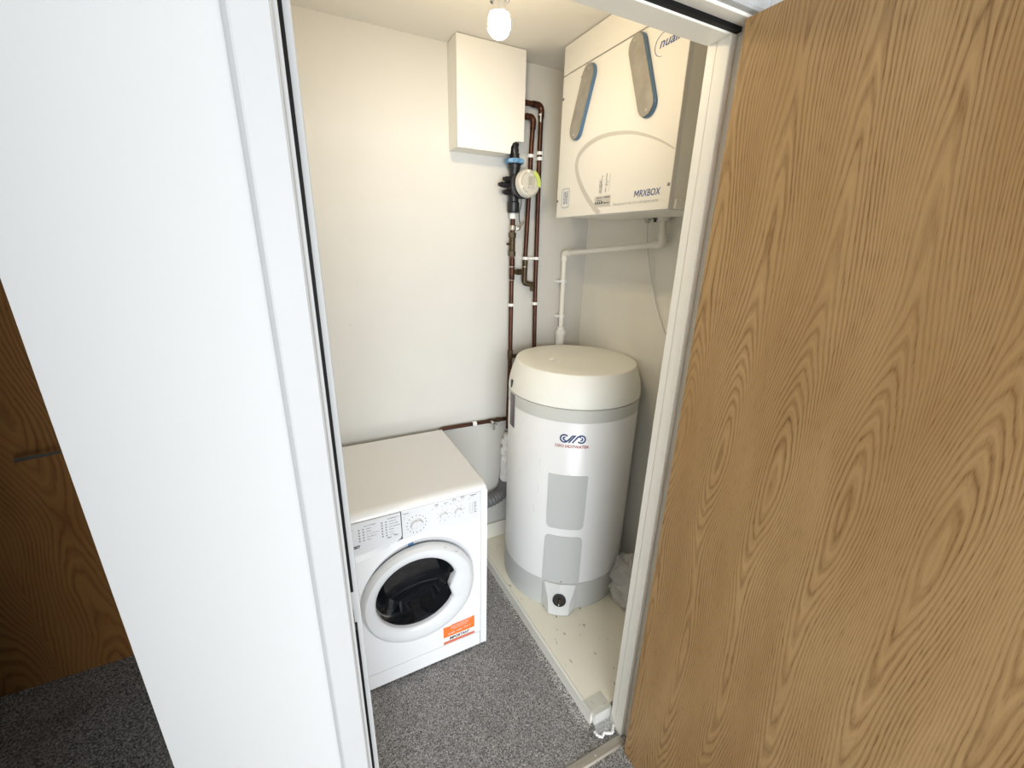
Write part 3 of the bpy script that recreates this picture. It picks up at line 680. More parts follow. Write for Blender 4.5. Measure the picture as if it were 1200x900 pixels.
ribbon(b, [lg(160, 38), lg(128, 62), lg(110, 52)], sw*0.9, mpl)
ribbon(b, [lg(-88, -86), lg(-72, -84), lg(40, 60), lg(58, 84)][0:0]+[lg(-80, -86), lg(50, 84)], sw, mpl)
ribbon(b, [lg(-5, -86), lg(105, 62)], sw, mpl)
obj('logo', b, NAVY, hw)
b = B(); text_bm(b, 'OSO HOTWATER', 0.0185, mpl, -0.0685, 0.9435, bold=0.00035, width=0.146)
obj('lettering', b, RED, hw)
b = B()
for t, z, l, s in ((-0.14, 0.74, 0.05, 0.4), (-0.13, 0.86, 0.03, -0.6), (0.0, 0.825, 0.02, 0.9), (-0.16, 0.62, 0.04, 0.7)):
    ribbon(b, [(t, z), (t+l*0.3*s, z-l*0.5), (t+l*0.25*s, z-l)], 0.0012, mpl)
obj('scratch', b, TANKG2, hw)
# crumbs of plaster left on the lid
cr = random.Random(5)
for i, (px, py, s, lb) in enumerate(((0.418, 0.236, 0.010, 'largest white plaster crumb on the tank lid, nearest the pipes'), (0.436, 0.205, 0.006, 'small white plaster crumb on the tank lid, in the middle of three'), (0.462, 0.168, 0.0045, 'tiny plaster crumb on the tank lid, nearest the doorway'))):
    b = B(); bmesh.ops.create_icosphere(b, subdivisions=2, radius=s)
    for v in b.verts: v.co *= cr.uniform(0.7, 1.25); v.co.z *= 0.55
    zl = 1.2645 - 0.004*max(0, (Vector((px, py))-TC).length-0.1)/0.13
    bmesh.ops.translate(b, vec=(px, py, zl+s*0.42), verts=b.verts)
    tag(obj('plaster_crumb', b, PAPER), lb, 'crumb', 'crumbs on the tank lid')

# ------------------------------------------------------------------ ventilation unit on the right wall
UX = 0.50
vu = empty('ventilation_unit', (0.67, 0.06, 1.882), 'large white ventilation unit with two slanted grey handles high on the right wall', 'ventilation unit')
Y0, Y1 = -0.272, 0.392
mpu = planemap((UX, 0, 0), (0, -1, 0), (0, 0, 1), (-1, 0, 0))
obj('unit_body', box(B(), UX+0.018, XR, Y0+0.002, Y1-0.002, 1.895, ZC-0.002, 0.002), UNITS, vu)
fc = obj('front_cover', box(B(), UX, UX+0.020, Y0, Y1, 1.882, 2.4215, 0.0025), UNIT, vu)
obj('top_panel', box(B(), UX, UX+0.020, Y0, Y1, 2.4255, ZC-0.004, 0.002), UNIT, vu)
obj('lower_flange', box(B(), UX+0.021, XR-0.01, Y0-0.010, Y0+0.0015, 1.884, 1.912, 0.002), UNITS, vu)
obj('bottom_tray', box(B(), UX+0.06, XR-0.03, Y0+0.05, Y1-0.05, 1.885, 1.8945, 0.002), UNITS, vu)
def pill(y_t, z_t, y_b, z_b, hw_):
    a, c = Vector((-y_t, z_t)), Vector((-y_b, z_b)); d = (c-a).normalized(); q = Vector((-d.y, d.x)); a2, c2 = a+d*hw_, c-d*hw_; P = []
    ang = math.atan2(q.y, q.x)
    for k in range(13): P.append((a2.x+hw_*math.cos(ang+math.pi*(-0) + math.pi*k/12*1.0), a2.y+hw_*math.sin(ang+math.pi*k/12)))
    for k in range(13): P.append((c2.x+hw_*math.cos(ang+math.pi+math.pi*k/12), c2.y+hw_*math.sin(ang+math.pi+math.pi*k/12)))
    # first arc must bulge away from c
    m = Vector(P[6]); 
    if (m-a2).dot(d) > 0:
        P = [(a2.x+hw_*math.cos(ang-math.pi*k/12), a2.y+hw_*math.sin(ang-math.pi*k/12)) for k in range(13)]+[(c2.x+hw_*math.cos(ang+math.pi-math.pi*k/12), c2.y+hw_*math.sin(ang+math.pi-math.pi*k/12)) for k in range(13)]
    return P
for (yt, zt, yb, zb) in ((0.186, 2.4105, 0.276, 2.172), (-0.046, 2.414, -0.147, 2.166)):
    b = prism(B(), pill(yt, zt, yb, zb, 0.0365), 0.0, 0.0135, mpu)
    bmesh.ops.bevel(b, geom=[e for e in b.edges if all(v.co.x < UX-0.008 for v in e.verts)], offset=0.004, segments=3, affect='EDGES', clamp_overlap=True)
    rim = obj('handle_rim', b, BLUEP, vu, True, label='blue plastic handle rim')
    dd = (Vector((-yb, zb))-Vector((-yt, zt))).normalized(); sft = 0.0015
    b = prism(B(), pill(yt+sft, zt-0.002, yb+sft, zb+0.002, 0.0345), 0.0130, 0.0160, mpu)
    bmesh.ops.bevel(b, geom=[e for e in b.edges if all(v.co.x < UX-0.0155 for v in e.verts)], offset=0.0012, segments=2, affect='EDGES', clamp_overlap=True)
    pt = obj('handle_plate', b, PLATE, rim, label='worn grey metal handle plate')
    for t in (0.07, 0.93):
        sy_l, sz_l = -(yt+sft)+(-(yb)+(yt))*t, zt+(zb-zt)*t
        obj('screw', lathe(B(), [(0.005, 0.0), (0.004, 0.0015), (0.0, 0.002)], mpu(sy_l, sz_l, 0.0159), (-1, 0, 0), 12), STEEL, rim)
mpu1 = lambda x, y, n=0.0: mpu(x, y, n+0.0003)
# grey swoosh arc
AP = [(-0.075, 1.8835), (-0.12, 1.913), (-0.168, 1.952), (-0.208, 1.992), (-0.240, 2.035), (-0.2555, 2.075), (-0.2460, 2.108), (-0.2150, 2.130), (-0.165, 2.146), (-0.10, 2.1535), (-0.03, 2.1500), (0.05, 2.138), (0.12, 2.119), (0.20, 2.088), (0.27, 2.052)]
def catmull(P, n=8):
    P = [Vector(p) for p in P]; out = []
    for i in range(len(P)-1):
        p0, p1, p2, p3 = P[max(i-1, 0)], P[i], P[i+1], P[min(i+2, len(P)-1)]
        for k in range(n):
            t = k/n; out.append(0.5*((2*p1)+(p2-p0)*t+(2*p0-5*p1+4*p2-p3)*t*t+(3*p1-p0-3*p2+p3)*t**3))
    out.append(P[-1]); return out
C = catmull(AP); nC = len(C)
b = ribbon(B(), C, [0.021 if k < nC*0.45 else 0.021-0.017*((k-nC*0.45)/(nC*0.55)) for k in range(nC)], lambda x, y, n=0.0: mpu1(min(x, 0.2695), max(y, 1.8840), n))
obj('grey_arc', b, ARCG, fc)
b = B(); text_bm(b, 'RXBOX', 0.0300, mpu1, 0.1335, 1.9285, bold=0.0003, shear=0.10, width=0.0955)
hC = 0.0205                                                            # the M is drawn stroke by stroke in the same slant
def mst(P): ribbon(b, [(0.1085+x+0.10*z, 1.9287+z) for x, z in P], 0.0037, mpu1)
mst([(0.0020, 0), (0.0020, hC)]); mst([(0.0200, 0), (0.0200, hC)]); mst([(0.0026, hC-0.001), (0.0110, 0.0055)]); mst([(0.0194, hC-0.001), (0.0110, 0.0055)])
obj('lettering', b, BLUE, fc)
b = B(); text_bm(b, 'nuaire', 0.0370, mpu1, 0.150, 2.3440, bold=0.0004, shear=0.25, width=0.110)
ribbon(b, [(0.168+0.036*math.cos(R(a)), 2.352+0.031*math.sin(R(a))) for a in range(60, 275, 6)], [0.0008+0.0018*math.sin(math.pi*k/35) for k in range(36)], mpu1)
obj('lettering', b, BLUE, fc)
b = B(); text_bm(b, 'Manufactured in the UK to the highest quality', 0.0125, mpu1, 0.000, 1.9085, width=0.226); obj('strapline', b, STRAP, fc)
b = B()
prism(b, [(-0.1145, 1.9085), (-0.0165, 1.9085), (-0.0185, 1.9485), (-0.1145, 1.9485)], 0.0, 0.0005, mpu)
lab = obj('rating_label', b, ARCG, fc, label='small grey rating label')
b = B(); mpu2 = lambda x, y, n=0.0: mpu(x, y, n+0.0007)
for i, (hh) in enumerate((0.008, 0.009, 0.008, 0.010)): prism(b, [(-0.109+i*0.0125, 1.919), (-0.102+i*0.0125, 1.919), (-0.102+i*0.0125, 1.919+hh), (-0.109+i*0.0125, 1.919+hh)], 0, 0.0002, mpu2)
microtext(b, -0.058, 1.920, 0.036, 0.0048, mpu2); microtext(b, -0.100, 1.940, 0.030, 0.004, mpu2); microtext(b, -0.058, 1.940, 0.036, 0.004, mpu2); microtext(b, -0.100, 1.931, 0.03, 0.003, mpu2)
obj('label_print', b, PRINTD, lab)
b = B()
def vtext(x, z, l, h):     # print turned upright
    return microtext(b, 0, 0, l, h, lambda px, py, n=0.0: mpu1(x-py, z+px, n))
vtext(-0.088, 1.957, 0.050, 0.004); vtext(-0.081, 1.957, 0.046, 0.004); vtext(-0.074, 1.957, 0.062, 0.005); vtext(-0.049, 1.960, 0.064, 0.005); vtext(-0.041, 1.980, 0.02, 0.004); vtext(-0.030, 1.96, 0.06, 0.002)
obj('side_print', b, PRINT, fc)
b = prism(B(), rrect(-0.354, -0.292, 1.919, 1.999, 0.014), 0.0, 0.0006, mpu); bdg = obj('maker_badge', b, BADGE, fc, label='pale rounded badge with blue print')
b = prism(B(), rrect(-0.349, -0.297, 1.924, 1.994, 0.011), 0.0006, 0.0008, mpu); obj('badge_field', b, UNIT, bdg)
b = B()
for i in range(4):
    x = -0.338+i*0.0095; microtext(b, 0, 0, 0.050, 0.0065, lambda px, py, n=0.0, x=x: mpu(x+py, 1.936+px, 0.0011))
obj('badge_print', b, BLUE, bdg)
for yy, zz in ((0.383, 2.341), (0.385, 1.951), (-0.262, 1.955)):
    obj('screw', lathe(B(), [(0.0055, 0.0), (0.005, 0.002), (0.002, 0.003), (0.0, 0.0025)], (UX-0.0002, yy, zz), (-1, 0, 0), 14), KEEP, fc)
obj('screw_plug', lathe(B(), [(0.008, 0.0), (0.007, 0.0015), (0.0, 0.002)], (UX-0.0002, 0.254, 2.384), (-1, 0, 0), 16), PLUG, fc)
obj('drain_spigot', lathe(B(), [(0.026, 0.0), (0.026, 0.014), (0.022, 0.016), (0.022, 0.024)], (0.806, 0.042, 1.895), (0, 0, -1), 20), PIPEW, vu, True)
obj('cable_gland', lathe(B(), [(0.016, 0.0), (0.016, 0.014), (0.012, 0.018), (0.010, 0.028)], (0.806, 0.135, 1.895), (0, 0, -1), 8), METERG, vu)
obj('blanking_plug', lathe(B(), [(0.013, 0.0), (0.013, 0.014), (0.006, 0.016), (0.006, 0.026)], (0.806, 0.090, 1.895), (0, 0, -1), 8), BLACKP, vu)

# white mains cord hanging from the unit
tag(obj('mains_cord', tube(B(), catmull([(0.806, 0.135, 1.8665), (0.812, 0.132, 1.80), (0.820, 0.110, 1.70), (0.828, 0.080, 1.60), (0.832, 0.035, 1.50), (0.834, -0.03, 1.40), (0.834, -0.12, 1.31), (0.834, -0.20, 1.25)]), 0.0034, 8), PIPEW2, None, True), 'thin white cord dangling from the ventilation unit down the right wall', 'cord')

# white condensate pipe
cpn = empty('condensate_pipe', (0.68, 0.575, 1.268), 'white plastic drain pipe running from the ventilation unit down behind the tank', 'pipe')
A_, B_, C_, D_ = Vector((0.806, 0.042, 1.862)), Vector((0.806, 0.012, 1.775)), Vector((0.678, 0.574, 1.727)), Vector((0.686, 0.574, 1.20))
A_ = Vector((0.806, 0.042, 1.8705)); B_ = Vector((0.806, 0.030, 1.780))
obj('pipe_run', tube(B(), [B_, C_], 0.0125, 16), PIPEW, cpn, True); obj('pipe_drop', tube(B(), [C_, D_], 0.0125, 16), PIPEW, cpn, True); obj('pipe_rise', tube(B(), [A_, B_], 0.0125, 16), PIPEW, cpn, True)
dBC = (C_-B_).normalized(); dBA = (A_-B_).normalized(); dCD = (D_-C_).normalized()
obj('elbow', tube(B(), fillet([B_+dBA*0.040, B_, B_+dBC*0.040], 0.014), 0.0168, 16), PIPEW, cpn, True)
obj('elbow', tube(B(), fillet([C_-dBC*0.036, C_, C_+dCD*0.036], 0.014), 0.0165, 16), PIPEW, cpn, True)
def at_z(z): return C_+(D_-C_)*((C_.z-z)/(C_.z-D_.z))
for z in (1.585, 1.400):
    p = at_z(z); b = lathe(B(), [(0.0165, -0.008), (0.0165, 0.008)], p, (0, 0, 1), 16); box(b, p.x-0.034, p.x-0.010, p.y-0.006, YB, p.z-0.006, p.z+0.006, 0.001)
    obj('pipe_clip', b, PIPEW2, cpn)
p = at_z(1.335)
obj('compression_nut', lathe(B(), [(0.020, 0.006), (0.020, -0.012), (0.0275, -0.014), (0.029, -0.018), (0.029, -0.036), (0.0265, -0.038), (0.0265, -0.046), (0.025, -0.048), (0.025, -0.10)], p, (0, 0, 1), 12), PIPEW2, cpn)

# ------------------------------------------------------------------ boxed-in cover under the ceiling
bx = empty('pipe_boxing', (0.226, 0.555, 2.14), 'white painted box cover with a notched corner fixed under the ceiling', 'box')
BZ = 2.139
P = [(0.073, BZ), (0.316, BZ), (0.318, 2.165), (0.328, 2.183), (0.345, 2.190), (0.380, 2.191), (0.380, ZC-0.003), (0.073, ZC-0.003)]
b = prism(B(), P, -0.500, -0.512, planemap((0,0,0), (1,0,0), (0,0,1), (0,-1,0)).__class__ and (lambda x, y, n=0.0: Vector((x, -n, y))))
obj('front_board', b, UNIT, bx)
obj('left_side', box(B(), 0.073, 0.085, 0.5125, YB, BZ+0.002, ZC-0.003, 0.001), WALL, bx)
obj('right_side', box(B(), 0.368, 0.380, 0.5125, YB, 2.195, ZC-0.003, 0.001), WALL, bx)
obj('bottom_board', box(B(), 0.0855, 0.312, 0.5125, YB, BZ+0.002, BZ+0.014, 0.001), WALL, bx)
for px, pz in ((0.081, 2.34), (0.081, 2.21), (0.115, 2.146), (0.255, 2.147), (0.272, 2.150)):
    obj('nail_head', lathe(B(), [(0.004, 0.0), (0.003, 0.0012), (0.0, 0.0015)], (px, 0.5000, pz), (0, -1, 0), 8), PIPEW2, bx)

# ------------------------------------------------------------------ copper pipes
CR = 0.0112; PY = 0.578
def clip_at(parent, x, z, r=0.0155, h=0.014, label=None):
    b = lathe(B(), [(r, -h/2), (r, h/2)], (x, PY, z), (0, 0, 1), 16); box(b, x-0.007, x+0.007, PY+0.008, YB, z-h/2, z+h/2)
    return obj('pipe_clip', b, PIPEW2, parent, label=label)
def collar(parent, x, z0, z1, r, m, name='solder_joint', y=PY):
    return obj(name, lathe(B(), [(r-0.001, z0), (r, z0+0.002), (r, z1-0.002), (r-0.001, z1)], (x, y, 0), (0, 0, 1), 18), m, parent, True)
# riser under the meter
pr = empty('copper_pipe', (0.376, PY, 0.785), 'tarnished copper riser below the water meter, leftmost of the three vertical pipes', 'pipe', 'copper pipes in the cupboard')
obj('pipe_run', tube(B(), [(0.374, PY, 1.905), (0.376, PY, 1.50), (0.378, PY, 1.20), (0.373, PY, 0.785)], CR, 16), COPPER, pr, True)
obj('end_cap', lathe(B(), [(0.0155, 1.880), (0.0155, 1.905)], (0.374, PY, 0), (0, 0, 1), 18), PIPEW2, pr, label='white plastic ring')
sv = collar(pr, 0.374, 1.730, 1.815, 0.0150, BRASS, 'service_valve')
obj('valve_nut', lathe(B(), [(0.018, 1.795), (0.018, 1.818)], (0.374, PY, 0), (0, 0, 1), 6), BRASS, sv); obj('valve_nut', lathe(B(), [(0.018, 1.708), (0.018, 1.731)], (0.374, PY, 0), (0, 0, 1), 6), BRASS, sv)
obj('valve_screw', tube(B(), [(0.362, PY, 1.765), (0.346, PY, 1.765)], 0.006, 10), BRASS, sv)
ek = lathe(B(), [(0.0135, 1.828), (0.0150, 1.832), (0.0150, 1.846), (0.0135, 1.850)], (0.374, PY, 0), (0, 0, 1), 18)
ek = obj('earth_clamp', ek, ALU, pr, label='pale metal earth clamp')
b = box(B(), 0.388, 0.408, PY-0.012, PY-0.004, 1.826, 1.850, 0.002); obj('clamp_lug', b, STEEL, ek)
b = lathe(B(), [(0.0065, 0.0), (0.0065, 0.010), (0, 0.011)], (0.402, PY-0.012, 1.838), (0, -1, 0), 8); obj('clamp_screw', b, CHROME, ek)
b = prism(B(), [(0.404, 1.850), (0.432, 1.876), (0.437, 1.868), (0.412, 1.838)], PY-0.008, PY-0.006, lambda x, y, n=0.0: Vector((x, n, y))); obj('clamp_tag', b, STEEL, ek)
collar(pr, 0.376, 1.662, 1.700, 0.0135, COPPER); collar(pr, 0.376, 1.595, 1.668, 0.0138, COPPER, 'tee'); collar(pr, 0.3755, 1.656, 1.662, 0.0142, STEEL, 'solder_ring'); collar(pr, 0.3755, 1.594, 1.598, 0.0142, STEEL, 'solder_ring')
br_ = obj('tee_branch', tube(B(), [(0.386, PY, 1.634), (0.4335, PY, 1.634)], 0.0115, 16), BRASS, pr, True)
obj('branch_nut', lathe(B(), [(0.0165, 0.0), (0.0165, 0.016)], (0.405, PY, 1.634), (1, 0, 0), 6), BRASS, br_); obj('branch_nut', lathe(B(), [(0.0155, 0.0), (0.0155, 0.010)], (0.426, PY, 1.634), (1, 0, 0), 6), BRASS, br_)
clip_at(pr, 0.3765, 1.472)
collar(pr, 0.378, 1.185, 1.235, 0.0140, BRASS, 'lower_tee')
obj('tank_branch', tube(B(), [(0.386, PY, 1.201), (0.47, PY, 1.201)], 0.0105, 14), BRASS, pr, True)
# middle pipe
pm = empty('copper_pipe', (0.452, PY, 1.54), 'tarnished copper pipe with drain cock, middle one of the three vertical pipes', 'pipe', 'copper pipes in the cupboard')
obj('pipe_run', tube(B(), fillet([(0.375, PY-0.006, 2.310), (0.464, PY-0.006, 2.312), (0.462, PY, 2.20), (0.4475, PY, 1.65)], 0.030, 8), CR, 16), COPPER, pm, True)
obj('bend', tube(B(), fillet([(0.425, PY-0.006, 2.3115), (0.464, PY-0.006, 2.312), (0.4635, PY-0.005, 2.265)], 0.030, 8), 0.0135, 16), COPPER, pm, True)
obj('joint', tube(B(), [(0.4495, PY, 1.69), (0.4475, PY, 1.60)], 0.0138, 16), BRASS, pm, True)
obj('elbow', tube(B(), fillet([(0.4475, PY, 1.605), (0.4475, PY, 1.578), (0.478, PY-0.006, 1.574)], 0.02), 0.0135, 16), BRASS, pm, True)
dk = obj('drain_cock', tube(B(), [(0.472, PY-0.006, 1.574), (0.498, PY-0.006, 1.574)], 0.0105, 12), BRASS, pm, True)
obj('cock_nozzle', tube(B(), [(0.486, PY-0.006, 1.574), (0.488, PY-0.010, 1.538)], [0.0085, 0.0075], 12), BRASS, dk, True)
clip_at(pm, 0.4595, 2.156); clip_at(pm, 0.4492, 1.700)
collar(pm, 0.4480, 1.656, 1.661, 0.0142, STEEL, 'solder_ring')
# right pipe
pq = empty('copper_pipe', (0.515, PY, 1.20), 'tarnished copper pipe disappearing behind the tank lid, rightmost of the three vertical pipes', 'pipe', 'copper pipes in the cupboard')
obj('pipe_run', tube(B(), fillet([(0.375, PY, 2.366), (0.507, PY, 2.366), (0.506, PY, 2.20), (0.513, PY, 1.60), (0.526, PY, 1.10)], 0.034, 8), CR, 16), COPPER, pq, True)
obj('bend', tube(B(), fillet([(0.46, PY, 2.366), (0.507, PY, 2.366), (0.5068, PY, 2.315)], 0.034, 8), 0.0136, 16), COPPER, pq, True)
b = prism(B(), [(0.486, 2.326), (0.500, 2.334), (0.500, 2.296), (0.494, 2.300), (0.494, 2.322)], PY-0.012, PY-0.0145, lambda x, y, n=0.0: Vector((x, n, y))); obj('tape_scrap', b, PIPEW2, pq)
clip_at(pq, 0.5075, 2.172); clip_at(pq, 0.5075, 2.149); clip_at(pq, 0.5120, 1.700); clip_at(pq, 0.5160, 1.474)
obj('clip_bridge', box(B(), 0.466, 0.497, PY-0.004, PY+0.004, 1.694, 1.706, 0.001), PIPEW2, pq)
# horizontal pipe behind the washing machine
ph = empty('copper_pipe', (0.1, 0.592, 0.60), 'dark copper pipe running horizontally along the wall behind the washing machine', 'pipe', 'copper pipes in the cupboard')
obj('pipe_run', tube(B(), fillet([(-0.02, 0.592, 0.60), (-0.02, 0.592, 0.8415), (0.372, 0.592, 0.838)], 0.03), CR*0.92, 16), COPPER, ph, True)
for x0_, x1_ in ((0.262, 0.292), (0.308, 0.330)): obj('joint', tube(B(), [(x0_, 0.592, 0.8392), (x1_, 0.592, 0.8386)], 0.0128, 14), BRASS, ph, True)
b = lathe(B(), [(0.0145, -0.011), (0.0145, 0.011)], (0.178, 0.592, 0.840), (1, 0, 0), 16); box(b, 0.171, 0.185, 0.600, YB, 0.833, 0.847); obj('pipe_clip', b, PIPEW2, ph)
dc2 = obj('drain_cock', tube(B(), [(0.277, 0.592, 0.839), (0.281, 0.562, 0.830)], 0.010, 12), CHROME, ph, True)
obj('cock_nozzle', tube(B(), [(0.281, 0.565, 0.832), (0.280, 0.563, 0.798)], [0.0085, 0.006], 12), CHROME, dc2, True); obj('cock_screw', tube(B(), [(0.281, 0.562, 0.830), (0.288, 0.546, 0.838)], 0.007, 8), CHROME, dc2, True)

# ------------------------------------------------------------------ water meter above the riser
MX = 0.368
me_ = empty('water_meter', (MX, PY, 1.905), 'round grey-capped water meter on black fittings below the white box', 'water meter')
obj('upper_hose', lathe(B(), [(0.020+0.003*(k % 2), 2.155+0.012*k) for k in range(9)], (MX-0.003, 0.565, 0), (0, 0, 1), 18), BLACKP, me_, True, label='ribbed black upper connector')
hv = B(); outl = []
for k in range(28):
    a = 2*math.pi*k/28; r = 0.041+0.0045*math.cos(7*a); outl.append((r*math.cos(a), r*math.sin(a)))
prism(hv, outl, 2.112, 2.130, planemap((MX-0.002, 0.556, 0), (1,0,0), (0,1,0), (0,0,1)))
bmesh.ops.bevel(hv, geom=[e for e in hv.edges if abs(e.verts[0].co.z-e.verts[1].co.z) < 1e-6], offset=0.003, segments=2, affect='EDGES', clamp_overlap=True)
obj('valve_handwheel', hv, VALVEB, me_, True, label='bright blue plastic valve handwheel')
obj('upper_body', lathe(B(), [(0.022, 2.155), (0.022, 2.131), (0.030, 2.112), (0.029, 2.100), (0.024, 2.088), (0.022, 2.066), (0.030, 2.054)], (MX, 0.562, 0), (0, 0, 1), 20), BLACKP, me_, True)
obj('meter_body', lathe(B(), [(0.030, 0.600), (0.050, 0.585), (0.054, 0.575), (0.054, 0.530), (0.058, 0.528), (0.058, 0.512), (0.052, 0.510)], (MX+0.022, 0, 2.022), (0, 1, 0), 32), BLACKP, me_, True)
obj('lower_body', lathe(B(), [(0.028, 1.985), (0.024, 1.972), (0.024, 1.955), (0.029, 1.950), (0.029, 1.915), (0.026, 1.906)], (MX+0.004, PY-0.006, 0), (0, 0, 1), 20), BLACKP, me_, True)
for pz, lx in ((2.046, 0.310), (2.022, 0.288), (1.992, 0.310)):
    obj('side_port', tube(B(), [(0.345, 0.560, pz), (lx+0.012, 0.560, pz), (lx+0.012, 0.560, pz), (lx, 0.560, pz)], [0.012, 0.012, 0.008, 0.008], 14), BLACKP, me_)
# grey register cap, slightly tilted up
cax = Vector((0.10, -0.97, 0.06)).normalized(); cO = Vector((MX+0.034, 0.508, 2.026))
cap = obj('register_cap', lathe(B(), [(0.056, 0.0), (0.060, 0.003), (0.060, 0.017), (0.0585, 0.019), (0.0585, 0.023), (0.0555, 0.028), (0.050, 0.032), (0.046, 0.0325), (0.044, 0.029), (0.0, 0.029)], cO, cax, 40), METERG, me_, True, label='grey register cap')
cu_, cv_ = cax.cross(Vector((0, 0, 1))).normalized(), None
cv_ = cu_.cross(cax); mpm = planemap(cO, -cu_ if cu_.x < 0 else cu_, cv_ if cv_.z > 0 else -cv_, cax)
# raised half lid, ridge across and screws
P = [(0.043*math.cos(R(a)), 0.043*math.sin(R(a))) for a in range(100, 262, 9)]; obj('cap_flap', prism(B(), P, 0.028, 0.0345, mpm), METERG, cap)
obj('cap_window', prism(B(), rrect(-0.010, 0.026, -0.008, 0.028, 0.004), 0.028, 0.0315, mpm), pmat('meter_window_grey', (0.40, 0.385, 0.34), 0.2), cap)
obj('cap_ridge', prism(B(), rrect(-0.006, 0.030, -0.0195, -0.0155, 0.001), 0.028, 0.0350, mpm), METERG, cap); obj('cap_ridge', prism(B(), rrect(0.016, 0.020, -0.018, 0.030, 0.001), 0.028, 0.0350, mpm), METERG, cap)
P = [(0.059*math.cos(R(a)), 0.059*math.sin(R(a))) for a in range(-15, 66, 8)]+[(0.040*math.cos(R(a)), 0.040*math.sin(R(a))) for a in range(60, -16, -8)]
obj('lime_sticker', prism(B(), P, 0.0300, 0.0350, mpm), LIME, cap, label='lime yellow seal sticker')
for a in (205, 100): obj('screw', lathe(B(), [(0.006, 0.0), (0.006, 0.003), (0.003, 0.0032), (0.0028, 0.001), (0, 0.001)], mpm(0.048*math.cos(R(a)), 0.048*math.sin(R(a)), 0.0315), cax, 12), PIPEW, cap)
obj('tail_wire', tube(B(), catmull([(MX+0.03, 0.55, 1.985), (MX+0.034, 0.548, 1.95), (MX+0.026, 0.552, 1.90), (MX+0.033, 0.556, 1.862)]), 0.0022, 6), BLACKP, me_)

# ------------------------------------------------------------------ white waste valve and grey hose between washing machine and tank
wv = empty('waste_valve', (0.36, 0.565, 0.46), 'white ribbed plastic waste valve upright between washing machine and tank', 'valve')
vx, vy = 0.362, 0.562
obj('neck', lathe(B(), [(0.0185, 0.760), (0.0185, 0.705)], (vx, vy, 0), (0, 0, 1), 20), PIPEW2, wv, True)
obj('upper_nut', lathe(B(), [(0.026, 0.728), (0.031, 0.722), (0.031, 0.700), (0.025, 0.694)], (vx, vy, 0), (0, 0, 1), 14), PIPEW2, wv)
obj('middle_nut', lathe(B(), [(0.028, 0.676), (0.035, 0.668), (0.035, 0.640), (0.028, 0.632)], (vx, vy, 0), (0, 0, 1), 14), PIPEW2, wv)
vb = obj('valve_body', lathe(B(), [(0.024, 0.70), (0.025, 0.635), (0.029, 0.628), (0.029, 0.520), (0.025, 0.512)], (vx, vy, 0), (0, 0, 1), 20), PIPEW2, wv, True)
for k in range(5):
    z = 0.610-k*0.020; obj('rib', lathe(B(), [(0.0295, z), (0.0335, z-0.003), (0.0335, z-0.007), (0.0295, z-0.010)], (vx, vy, 0), (0, 0, 1), 20), PIPEW2, vb)
obj('lower_nut', lathe(B(), [(0.028, 0.514), (0.036, 0.506), (0.036, 0.476), (0.030, 0.466)], (vx, vy, 0), (0, 0, 1), 14), PIPEW2, wv)
path = catmull([(0.360, 0.566, 0.468), (0.358, 0.566, 0.430), (0.340, 0.562, 0.392), (0.305, 0.556, 0.370), (0.255, 0.552, 0.358), (0.20, 0.552, 0.354), (0.15, 0.56, 0.35)], 10)
tag(obj('waste_hose', tube(B(), path, [0.0360+0.0016*(1 if k % 4 < 2 else -1)*(1 if k > 8 else 0.15) for k in range(len(path))], 18), HOSE, None, True), 'dark grey ribbed hose bending from the white valve behind the washing machine', 'hose')

# ------------------------------------------------------------------ bare lit bulb
bl = empty('ceiling_light', (0.003, -0.05, ZC), 'bare glowing bulb in a short holder on the cupboard ceiling', 'lamp')
bO = (0.003, -0.05, 0); bz = 2.345
obj('holder_base', lathe(B(), [(0.050, ZC), (0.050, ZC-0.012), (0.044, ZC-0.018), (0.024, ZC-0.020), (0.021, bz+0.066), (0.023, bz+0.062)], bO, (0, 0, 1), 32), PIPEW2, bl, True)
obj('holder_ring', lathe(B(), [(0.022, bz+0.059), (0.0275, bz+0.058), (0.0285, bz+0.049), (0.0255, bz+0.045), (0.019, bz+0.046)], bO, (0, 0, 1), 32), CHROME, bl, True)
obj('bulb_neck', lathe(B(), [(0.018, bz+0.056), (0.0185, bz+0.040), (0.0215, bz+0.029), (0.0265, bz+0.017)], bO, (0, 0, 1), 24), PIPEW2, bl, True)
obj('bulb', lathe(B(), [(0.0266, bz+0.0168), (0.0300, bz+0.006), (0.0315, bz-0.005), (0.0303, bz-0.017), (0.026, bz-0.027), (0.018, bz-0.0345), (0.008, bz-0.038), (0.0, bz-0.0385)], bO, (0, 0, 1), 32, True), BULB, bl, True, label='lit frosted bulb')

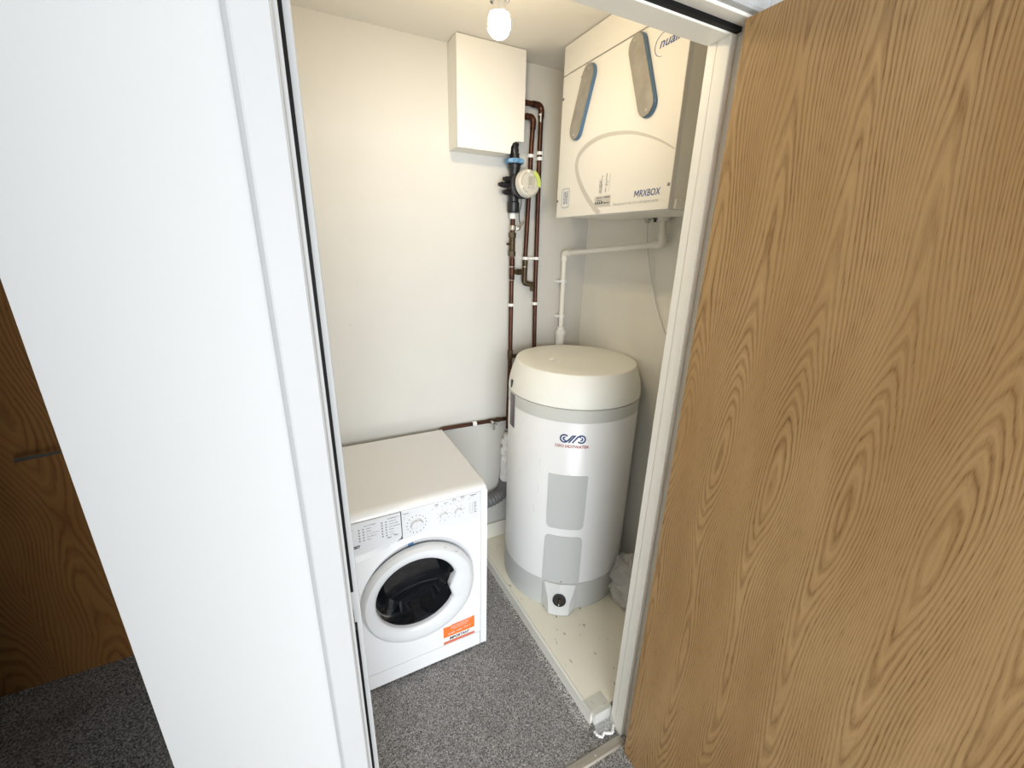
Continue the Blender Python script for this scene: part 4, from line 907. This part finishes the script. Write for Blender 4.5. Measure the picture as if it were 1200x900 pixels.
# ------------------------------------------------------------------ crumpled bag beside the tank, clear sheet on the platform end
b = B(); bmesh.ops.create_icosphere(b, subdivisions=5, radius=1.0)
for v in b.verts:
    p = v.co.copy(); q = Vector((p.x*0.115, p.y*0.205, p.z*0.150))
    n1 = noise.noise(p*1.6+Vector((3, 1, 7))); n2 = abs(noise.noise(p*2.6+Vector((1, 5, 2)))); n3 = abs(noise.noise(p*7.5))
    f = 1.06+0.22*n1-0.46*n2-0.05*n3
    q *= f; q.z = max(q.z, -0.112); v.co = q
    v.co += Vector((0.735, -0.175, PZ+0.1125))
    dxy = Vector((v.co.x, v.co.y))-TC
    if dxy.length < TR+0.008: dxy = dxy.normalized()*(TR+0.008); v.co.x, v.co.y = TC.x+dxy.x, TC.y+dxy.y
    v.co.x = min(v.co.x, XR-0.003)
tag(obj('plastic_bag', b, BAG, None, False), 'crumpled cloudy plastic bag on the platform right of the tank', 'bag')
b = B(); nx, ny = 14, 20; g = []
for i in range(nx+1):
    row = []
    for j in range(ny+1):
        s = j/ny; x = 0.224+0.092*i/nx
        if s < 0.35: y, z = -0.440-(0.068)*(s/0.35), PZ+0.0025
        else:
            t = (s-0.35)/0.65; y = -0.508-0.040*t**1.4; z = PZ+0.0025-(PZ-0.003)*t
        w_ = noise.noise(Vector((i*0.35, j*0.35, 2.0)))
        row.append(b.verts.new((x+0.003*w_*s-0.004*(1-s), y-max(0, w_)*0.006*(0.2+s), z+abs(w_)*0.003)))
    g.append(row)
for i in range(nx):
    for j in range(ny): b.faces.new((g[i][j], g[i+1][j], g[i+1][j+1], g[i][j+1]))
ps = empty('clear_sheet', (0.27, -0.51, 0.0), 'clear plastic sheet taped over the platform end by the doorway', 'plastic sheet')
obj('film', b, FILM, ps, True)
e1 = catmull([(0.222, -0.525, 0.012), (0.224, -0.541, 0.012), (0.238, -0.552, 0.010), (0.252, -0.546, 0.012), (0.268, -0.553, 0.010), (0.282, -0.558, 0.012), (0.292, -0.548, 0.013), (0.301, -0.540, 0.014)])
obj('torn_edge', tube(B(), e1, [0.0035+0.0025*abs(math.sin(k*0.7)) for k in range(len(e1))], 8), PAPER, ps, True, label='torn white edge')

for o in bpy.data.objects:
    if o.name.split('.')[0] in ('programme_print', 'panel_print', 'scratch', 'door_mark', 'sticker_print', 'label_print', 'side_print', 'badge_print'): o['kind'] = 'stuff'
